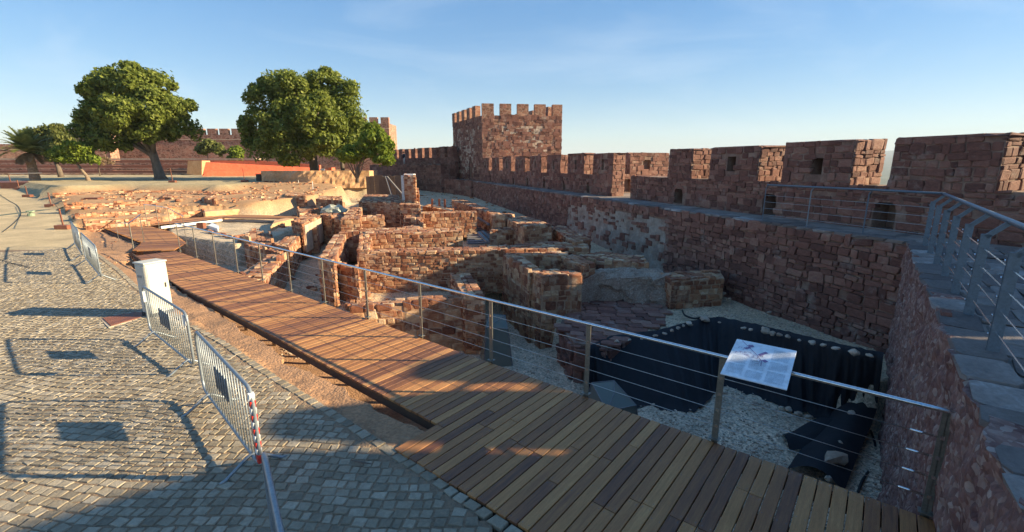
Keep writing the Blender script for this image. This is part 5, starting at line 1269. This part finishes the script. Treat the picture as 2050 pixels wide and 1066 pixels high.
for lab, bp_, h, z in B_: p = bollard(lab, bp_, h, z); tops_.append(p+Vector((-.03, 0, h)))
for lab, bp_, z in [('thin dark post on a base on the shaded lawn right of the large tree', (346, 366), 1.5), ('thin dark post on a base on the shaded lawn left of the round tree', (490, 365), 1.5)]: bollard(lab, bp_, 1.3, z, .05)
tag(MB().tube([tops_[0], (tops_[0]+tops_[1])/2-Vector((0, 0, .12)), tops_[1]], .012, 5).build('rope', 'dark_wood'), 'rope slung between the two brown posts nearest the barriers', 'rope')
tag(MB().tube([GY(20, 348, 46), GY(84, 347, 47)], .05, 6).build('handrail_bar', 'grey_wood'), 'low horizontal rail in front of the palm trunk', 'rail')
tag(MB().box(G(189, 402, .75), (.95, .5, .42)).build('timber_box', 'brown_wood', bevel=.02), 'brown timber box at the end of the pale rubble wall in the far dig', 'box')
tag(MB().prism([tuple(G(*p, 1.3).to_2d()) for p in ((0, 371), (60, 371), (54, 366), (0, 366))], .9, 1.55).build('bench_block', 'brown_wood'), 'low orange brown timber block behind the farthest posts', 'bench')
# spotlight
sp_ = empty('ground_lamp', GG(63, 433), 0, 'small green ground lamp on the sandy path', 'lamp')
MB().tube([(0, 0, 0), (0, 0, .16)], .17, 12).build('base', 'lamp_green', sp_); MB().tube([(0, 0, .16), (0, 0, .24)], .07, 8).build('neck', 'lamp_green', sp_); MB().tube([(0, 0, .24), (0, 0, .32)], .2, 12).build('lid', 'lamp_green', sp_)
# timber walkway frames and planks in the shaded middle
gp = empty('timber_walkway', G(960, 450, -.4), 0, 'grey timber walkway with slanting side boards in the shaded gap by the castle wall', 'walkway'); ogp = gp.location.copy()
for k in range(9):
    a = G(935, 488-k*4.2, -.5); b = G(985, 486-k*4.2, -.5); m = MB(); m.bar(a-ogp, b-ogp, .32, .05); m.build('plank', 'grey_wood', gp)
for p, q_ in (((955, 428), (984, 442)), ((955, 436), (978, 450)), ((908, 416), (958, 420)), ((958, 466), (976, 484)), ((966, 464), (982, 480))):
    m = MB(); m.bar(G(*p, .1)-ogp, G(*q_, .0)-ogp, .14, .1); m.build('side_board', 'grey_wood', gp)
fn = empty('timber_posts', G(880, 425, 0), 0, 'row of brown timber stakes with a rail in front of the shaded castle wall', 'fence')
for x in (866, 880, 891): m = MB(); p = G(x, 425, .2)-fn.location; m.bar(p-Vector((0, 0, .5)), p+Vector((0, 0, .85)), .12, .1); m.build('stake', 'brown_wood', fn)
m = MB(); m.bar(G(866, 412, .9)-fn.location, G(905, 422, .6)-fn.location, .05, .08); m.build('rail', 'grey_wood', fn)
# low stakes fence before the earth retaining wall
fs_ = empty('stake_fence', G(560, 380, 1.0), 0, 'thin white stakes with cords along the path edge before the earth wall', 'fence')
for k, (x, y) in enumerate([(513, 373), (560, 373), (585, 376), (599, 379), (612, 376), (627, 383), (542, 362), (556, 362), (572, 362), (617, 362)]):
    p = G(x, y, .9 if k < 6 else 1.5)-fs_.location; MB().tube([p, p+Vector((0, 0, .85))], .02, 5).build('stake', 'tape_white' if k < 6 else 'black_plastic', fs_)
bn = empty('litter_bin', G(520, 365, 1.45), 0, 'dark square litter bin on the shaded lawn edge', 'bin'); MB().box((0, 0, .4), (.45, .4, .75)).build('body', 'black_plastic', bn, bevel=.02); MB().box((0, 0, .82), (.5, .45, .06)).build('lid', 'black_plastic', bn)
# tarpaulin heap
def heap(label, c, s, material, name):
    bm = bmesh.new(); bmesh.ops.create_icosphere(bm, subdivisions=3, radius=1)
    for v in bm.verts:
        v.co += v.co*.35*mnoise.noise(v.co*2.1)+v.co*.12*mnoise.noise(v.co*6); v.co = Vector((v.co.x*s[0], v.co.y*s[1], max(-.1, v.co.z)*s[2]))
    me = bpy.data.meshes.new(name); bm.to_mesh(me); bm.free(); o = link(name, me, None, material); o.location = c; tag(o, label, name); return o
heap('crumpled pale green tarpaulin on the rubble left of the oblique wall', G(668, 424, .5), (.75, .35, .4), 'tarp_green', 'tarpaulin')
wh = tag(MB().prism([tuple(G(*p, -.1).to_2d()) for p in ((417, 455), (436, 461), (438, 455), (425, 449))], -.2, -.02).build('board', 'sign_white'), 'white board leaning at the near edge of the gravel yard', 'board')
tag(MB().box(G(403, 452, .05), (.35, .25, .3)).build('crate', 'brown_wood'), 'small brown box beside the white board at the gravel yard', 'box')
# cables and twig on the ground
tag(MB().tube(smooth_path([GG(*p, .02) for p in ((0, 390), (18, 402), (35, 412), (42, 428), (30, 445), (5, 465))]), .014, 5).build('cable', 'black_plastic'), 'thin cable looping over the sandy path at the left edge', 'cable')
tag(MB().tube(smooth_path([GG(*p, .03) for p in ((0, 520), (22, 527), (45, 532), (60, 536))]), .012, 5).build('cable', 'black_plastic'), 'short dark cable on the paving at the left edge', 'cable')
st_ = [G(704, 922, .035), G(722, 926, .04), G(744, 929, .035)]; tag(MB().tube([p+Vector((0,0,0)) for p in st_], [.006, .012, .004], 5).build('twig', 'bark'), 'small dark twig lying on the shaded cobbles', 'twig')
for a_, b_ in (((1540, 0), 0),): pass

# ================================================================== PERSON ON THE WALL
def person():
    p = Vector((-15.25, 66.3, 3.22)); root = empty('person', p, -.9, 'person in a dark top and pale trousers standing on the far wall walk', 'person')
    me = bpy.data.meshes.new('body'); V = [(0, 0, .95), (0, 0, 1.2), (0, .0, 1.42), (0, 0, 1.52), (0, -.02, 1.66), (0, -.02, 1.76), (.2, 0, 1.40), (.28, -.12, 1.15), (.12, -.32, 1.42), (-.2, 0, 1.40), (-.28, -.12, 1.15), (-.1, -.32, 1.42),
         (.1, 0, .9), (.11, 0, .5), (.11, .02, .08), (.12, -.14, .04), (-.1, 0, .9), (-.11, 0, .5), (-.11, .02, .08), (-.12, -.14, .04)]
    E = [(0, 1), (1, 2), (2, 3), (3, 4), (4, 5), (2, 6), (6, 7), (7, 8), (2, 9), (9, 10), (10, 11), (0, 12), (12, 13), (13, 14), (14, 15), (0, 16), (16, 17), (17, 18), (18, 19)]
    R_ = [.16, .15, .15, .06, .10, .07, .07, .05, .04, .07, .05, .04, .10, .07, .045, .04, .10, .07, .045, .04]
    me.from_pydata(V, E, []); o = link('body', me, root, 'skin'); o.modifiers.new('skin', 'SKIN'); s_ = o.modifiers.new('sub', 'SUBSURF'); s_.levels = 1; s_.render_levels = 1
    for i, r_ in enumerate(R_): me.skin_vertices[0].data[i].radius = (r_, r_*.8)
    me.skin_vertices[0].data[0].use_root = True
    m = MB(); m.tube([(0, 0, .86), (0, 0, 1.0), (0, 0, 1.2), (0, 0, 1.38), (0, 0, 1.47)], [.19, .18, .19, .2, .1], 12); m.tube([(.19, 0, 1.42), (.30, -.12, 1.14), (.2, -.24, 1.3)], [.085, .07, .06], 8); m.tube([(-.19, 0, 1.42), (-.30, -.12, 1.14), (-.2, -.24, 1.3)], [.085, .07, .06], 8); m.build('jacket', 'cloth_navy', root, smooth=True)
    m = MB()
    for sx in (-1, 1): m.tube([(sx*.09, 0, .95), (sx*.11, 0, .5), (sx*.11, .02, .1)], [.125, .09, .07], 8)
    m.build('trousers', 'cloth_pale', root, smooth=True)
    MB().tube([(0, .0, 1.62), (0, .01, 1.72), (0, 0, 1.8)], [.11, .125, .06], 10).build('hair', 'black_plastic', root, smooth=True)
person()

# ================================================================== TREES
def leaves(center, clumps, count, size, material, parent, seed=1, droop=.2, name='crown', shell=.75):
    """clumps: list of (offset Vector, radii Vector, weight). many small leaf sprays through each clump's volume, denser at its surface"""
    r = np.random.default_rng(seed); V = []; wts = np.array([c[2] for c in clumps], float); wts /= wts.sum(); ns = (wts*count).astype(int)
    P = []; Nn_ = []
    for (o, rad, _), n in zip(clumps, ns):
        d = r.normal(size=(n, 3)); d /= np.linalg.norm(d, axis=1)[:, None]
        rr = 1-np.abs(r.normal(size=n))*(1-shell)*.9; rr = np.clip(rr, .05, 1.15)
        # lumpy surface
        k = np.array([1+.34*mnoise.noise(Vector(x)*2.4+Vector(o)) + .22*mnoise.noise(Vector(x)*6.0+Vector(o)) for x in d])
        gap = np.array([mnoise.noise(Vector(x)*3.5+Vector(o)*2) for x in d]) > -.28
        d = d[gap]; rr = rr[gap]; k = k[gap]
        P.append(np.array(o)+d*(rr*k)[:, None]*np.array(rad)); Nn_.append(d)
    P = np.vstack(P); D_ = np.vstack(Nn_); n = len(P)
    nr = D_*.8+r.normal(size=(n, 3))*.55+np.array([0, 0, .25]); nr /= np.linalg.norm(nr, axis=1)[:, None]
    t = np.cross(nr, r.normal(size=(n, 3))); t /= np.linalg.norm(t, axis=1)[:, None]; b = np.cross(nr, t)
    s = size*r.uniform(.55, 1.3, n)[:, None]; t2 = t*s; b2 = b*s*.55
    Q = np.stack([P-t2, P-t2*.1-b2, P+t2, P-t2*.1+b2+nr*s*.15], 1).reshape(-1, 3)
    me = bpy.data.meshes.new(name); me.vertices.add(4*n); me.vertices.foreach_set('co', Q.ravel()); me.loops.add(4*n); me.loops.foreach_set('vertex_index', np.arange(4*n)); me.polygons.add(n); me.polygons.foreach_set('loop_start', np.arange(0, 4*n, 4)); me.update(calc_edges=True)
    return link(name, me, parent, material)
def tree(name, label, base, trunk, clumps, count, size, leaf, limbs=(), bark='bark', group=None, seed=1, shell=.75):
    root = empty(name, base, 0, label, 'tree', group)
    m = MB(); pts, rad = trunk; m.tube([Vector(p) for p in pts], rad, 10)
    m.build('trunk', bark, root, smooth=True)
    for pts, rad in limbs: MB().tube([Vector(p) for p in pts], rad, 7).build('limb', bark, root, smooth=True)
    leaves(None, clumps, count, size, leaf, root, seed, shell=shell)
    return root
def clumps_px(spec, Y, base, depth=1.0):
    """crown lobes measured in the photo: (px, py, rx_px, rz_px, dy)"""
    out = []
    for px, py, rx, rz, dy in spec:
        c = GY(px, py, Y+dy)-base; k = (Y+dy)/940; R3_ = (rx*k, (rx+rz)/2*k*depth, rz*k); out.append((tuple(c), tuple(q*.86 for q in R3_), rx*rz*.45))
        if rx > 20:
            rs_ = random.Random(int(px*7+py))
            for _ in range(7):
                d = Vector((rs_.gauss(0, 1), rs_.gauss(0, 1)-.5, rs_.gauss(0, 1)+.2)).normalized(); f = rs_.uniform(.28, .45)
                out.append((tuple(c+Vector((d.x*R3_[0], d.y*R3_[1], d.z*R3_[2]))*.78), tuple(q*f for q in R3_), rx*rz*.14))
    return out
def auto_limbs(start, cl, r0, n, rs):
    L_ = []
    idx = sorted(range(len(cl)), key=lambda i: -cl[i][2])[:n]
    for i in idx:
        c = Vector(cl[i][0]); a = Vector(start); mid = a.lerp(c, .45)+Vector((rs.uniform(-.4, .4), rs.uniform(-.4, .4), .3)); L_.append(([a, mid, c, c+Vector((rs.uniform(-.5, .5), 0, .8))], [r0, r0*.6, r0*.3, r0*.1]))
    return L_
b1 = G(323, 361, 1.5)
spec1 = [(250, 150, 45, 24, 0), (210, 185, 42, 30, 0), (270, 180, 48, 32, -1), (318, 165, 30, 26, 1), (195, 225, 38, 36, 0), (245, 225, 45, 36, -3), (300, 215, 45, 34, -2), (350, 215, 36, 26, 0), (185, 268, 30, 32, 0), (225, 275, 42, 30, -1), (290, 262, 40, 24, -2),
         (355, 250, 34, 26, 0), (388, 262, 18, 24, 1), (325, 255, 34, 30, 3), (230, 172, 40, 30, 3), (270, 245, 50, 40, 3), (385, 212, 12, 14, 0)]
cl = clumps_px(spec1, b1.y, b1)
tree('large_tree', 'tall broad dark green tree with a leaning trunk left of the picture centre', b1, ([(0, 0, -.2), (-.1, 0, .5), (-.3, 0, 2.0), (-.5, 0, 3.2), (-.8, 0, 4.6)], [.85, .55, .42, .42, .3]), cl, 62000, .20, 'leaf_dark', auto_limbs((-.4, 0, 2.6), cl, .26, 9, random.Random(2)), seed=3, group='large trees on the lawn')
b2t = G(632, 363, 1.35)
spec2 = [(560, 165, 42, 26, 0), (535, 200, 38, 34, 0), (590, 190, 40, 40, -2), (645, 165, 44, 28, 0), (690, 190, 36, 34, 0), (520, 250, 34, 40, 0), (570, 255, 46, 46, -3), (635, 235, 52, 50, -3), (700, 240, 40, 42, 0), (525, 300, 36, 26, -1), (585, 305, 44, 26, -3), (655, 290, 46, 28, -3),
         (710, 285, 34, 28, -1), (610, 210, 60, 55, 4), (640, 270, 70, 45, 4), (500, 275, 16, 22, 0)]
cl = clumps_px(spec2, b2t.y, b2t)
tree('large_tree', 'large round dense green tree in two lobes before the red ramp wall', b2t, ([(0, 0, -.2), (0, 0, .6), (-.05, 0, 2), (-.1, 0, 3.4), (0, 0, 5)], [.75, .55, .48, .45, .35]), cl, 70000, .19, 'leaf_dark', auto_limbs((0, 0, 2.8), cl, .25, 7, random.Random(4)), seed=8, group='large trees on the lawn')
b3 = G(752, 372, 1.0)
spec3 = [(742, 275, 26, 24, 0), (765, 290, 24, 26, 0), (725, 300, 34, 20, 0), (765, 318, 26, 14, 0), (700, 315, 34, 14, 0), (748, 256, 14, 12, 0)]
b3 = GY(715, 360, 46); cl = clumps_px(spec3, 46, b3)
tree('small_tree', 'bright yellow green small tree with many pale stems right of the round tree', b3, ([(0, 0, -.3), (.05, 0, .6), (.2, 0, 1.4)], [.2, .12, .08]), cl, 9000, .2, 'leaf_bright',
     [([(0, 0, 0), (dx*.5, dy, .9), (dx, dy, 2.2)], [.08, .06, .03]) for dx, dy in ((-.7, 0), (-.35, .2), (.1, -.2), (.5, .1), (.9, 0), (-1.1, .1))]+auto_limbs((.2, 0, 1.2), cl, .06, 5, random.Random(5)), seed=4, group='small trees and shrubs')
b4 = GY(687, 352, 58); cl = clumps_px([(687, 300, 26, 16, 0), (660, 300, 24, 14, 0)], 58, b4)
tree('small_tree', 'slim pale trunked tree half hidden behind the round tree', b4, ([(0, 0, -.3), (0, 0, 1.5), (0, 0, 3)], [.3, .22, .15]), cl, 2500, .22, 'leaf_olive', seed=5, group='small trees and shrubs')
b5 = G(178, 365, 1.4); cl = clumps_px([(130, 305, 28, 16, 0), (155, 302, 34, 18, 0), (182, 318, 20, 12, 0), (150, 318, 34, 10, 0), (120, 318, 14, 8, 0)], b5.y, b5)
tree('small_tree', 'small light green tree with a pale leaning trunk at the left', b5, ([(.1, 0, -.2), (-.1, 0, .6), (-.6, 0, 1.4), (-1.0, 0, 2.2)], [.28, .16, .13, .1]), cl, 9000, .17, 'leaf_bright', auto_limbs((-.8, 0, 1.9), cl, .07, 4, random.Random(6)), seed=6, group='small trees and shrubs', bark='palm_bark')
b6 = GY(122, 352, 62); cl = clumps_px([(85, 275, 26, 20, 0), (110, 268, 26, 18, 0), (130, 285, 26, 22, 0), (95, 300, 28, 20, 0), (118, 310, 30, 16, 0)], 62, b6)
tree('bushy_tree', 'dark olive bushy tree behind the palm', b6, ([(0, 0, -.3), (-.1, 0, 1), (-.4, 0, 2.2)], [.35, .26, .2]), cl, 9000, .24, 'leaf_olive', auto_limbs((-.3, 0, 2), cl, .1, 4, random.Random(7)), seed=7, group='small trees and shrubs')
b7 = GY(200, 350, 68); cl = clumps_px([(205, 323, 22, 8, 0)], 68, b7)
tree('small_tree', 'thin sparse sapling before the brown terrace wall', b7, ([(0, 0, -.3), (0, 0, 1.2), (.1, 0, 1.8)], [.08, .06, .04]), cl, 500, .16, 'leaf_dry', seed=8, group='small trees and shrubs', shell=.4)
for lab, spec, Y, cnt, lf, sd in [('pale olive tree behind the red ramp, right of the large tree', [(418, 292, 20, 16, 0), (438, 300, 12, 14, 0), (405, 300, 14, 12, 0)], 84, 3500, 'leaf_olive', 11), ('light green shrub at the left edge of the round tree', [(473, 305, 16, 14, 0), (470, 318, 18, 8, 0)], 84, 2500, 'leaf_bright', 12),
                                  ('low green shrub beside the trunk of the large tree near the wall', [(160, 250, 12, 14, 0)], 90, 1200, 'leaf_dark', 13)]:
    bb = GY(spec[0][0], 328, Y); cl = clumps_px(spec, Y, bb); tree('shrub', lab, bb, ([(0, 0, -1), (0, 0, 1), (0, 0, 2)], [.12, .08, .05]), cl, cnt, .28, lf, seed=sd, group='small trees and shrubs', shell=.6)
# palm
def palm():
    b = G(72, 364, 1.45); root = empty('palm_tree', b, 0, 'palm tree with arching fronds and a thick scaly trunk at the far left', 'palm tree')
    top = GY(57, 306, b.y)-b; m = MB(); n = 16; pts = []; rr = []
    for i in range(n+1): t = i/n; pts.append(Vector((top.x*t**.8, 0, top.z*t-.1))); rr.append((.46-.14*t)*(1+.07*(i % 2))*(1.25 if i == 0 else 1))
    m.tube(pts, rr, 12); m.build('trunk', 'palm_bark', root)
    r = random.Random(3)
    for k in range(60):
        az = k*2.399; el = math.radians(r.uniform(12, 85) if k < 52 else r.uniform(-40, -10)); ln = r.uniform(2.1, 2.8) if k < 52 else 1.6; d = Vector((math.cos(az)*math.cos(el), math.sin(az)*math.cos(el), math.sin(el)))
        P = []; p = top.copy(); 
        for i in range(11): P.append(p.copy()); p = p+d*ln/10; d = (d+Vector((0, 0, -.065-.045*math.cos(el)))).normalized()
        V = []; F = []
        for i in range(1, 11):
            ax = (P[i]-P[i-1]).normalized(); sd = ax.cross(Vector((0, 0, 1))); 
            if sd.length < .05: sd = Vector((1, 0, 0))
            sd.normalize(); up = sd.cross(ax); w_ = .62*math.sin(math.pi*min(1, (i+1)/11.5))**.6
            for s_ in (-1, 1):
                for q in range(5):
                    o = P[i-1].lerp(P[i], q/5); tip = o+(sd*s_*.9+ax*.75+up*.25)*w_+Vector((0, 0, -.08)); kk = len(V); V += [o, o+ax*.09, tip]; F.append((kk, kk+1, kk+2))
        me = bpy.data.meshes.new('frond'); me.from_pydata([tuple(v) for v in V], [], F); link('frond', me, root, 'leaf_palm' if k < 52 else 'leaf_dry')
palm()
hz = tag(MB().box((0, 20, 110), (19400, 19400, 440)).build('haze', 'black_plastic'), kind='stuff'); hz.data.materials.clear()
hm = bpy.data.materials.new('air'); hm.use_nodes = True; hn = hm.node_tree; hn.nodes.clear(); ho = hn.nodes.new('ShaderNodeOutputMaterial'); hv = hn.nodes.new('ShaderNodeVolumePrincipled')
hv.inputs['Color'].default_value = (.75, .86, 1, 1); hv.inputs['Density'].default_value = .00012; hn.links.new(hv.outputs[0], ho.inputs['Volume']); hz.data.materials.append(hm)
print('planks', NPL, 'stone parts', NPARTS, 'objects', len(bpy.data.objects))

# ================================================================== LOOSE RUBBLE OVER THE DIG
def rubble(label, poly, z, count, smin, smax, material='ruin_stone', name='rubble'):
    V = []; Fc = []; k = 0; xs = [p[0] for p in poly]; ys = [p[1] for p in poly]; n_ = 0
    while n_ < count:
        x = rnd.uniform(min(xs), max(xs)); y = rnd.uniform(min(ys), max(ys)); n_ += 1
        if not inpoly(x, y, poly): continue
        if mnoise.noise(Vector((x*.5, y*.5, 7))) < -.12: continue
        zz = gz(x, y) if y < 29.8 else float(zone_z(np.array([x]), np.array([y]))[0][0]); s_ = rnd.uniform(smin, smax)*rnd.choice([.6, 1, 1, 1.5]); vs, fs = POOL[rnd.randrange(14)] if s_*F_PX/y > 9 else LOWPOOL[rnd.randrange(10)]; a = rnd.uniform(0, 6.28); ca, sa = math.cos(a), math.sin(a)
        M = np.array([[ca, -sa, 0], [sa, ca, 0], [0, 0, 1]])*np.array([1, .75, .5])*s_; V.append(vs@M.T+np.array([x, y, zz+s_*.12])); Fc.extend([tuple(i+k for i in f) for f in fs]); k += len(vs)
    me = bpy.data.meshes.new(name); me.from_pydata(np.vstack(V).tolist(), [], Fc); o = link(name, me, None, material); tag(o, label, name, kind='stuff')
rubble('loose red rubble stones strewn over the stepped terraces of the far dig', TERR, 0, 2200, .05, .2)
rubble('loose stones on the dirt strip beside the boardwalk', STRIP, 0, 900, .02, .07, 'ruin_stone')
MID = [tuple(G(*p, -.9).to_2d()) for p in ((480, 500), (640, 420), (760, 400), (1000, 400), (1300, 500), (1350, 560), (1100, 560), (900, 560), (700, 600))]
rubble('scattered stones lying on the courtyard floors between the ruin walls', MID, -1, 1500, .05, .2)
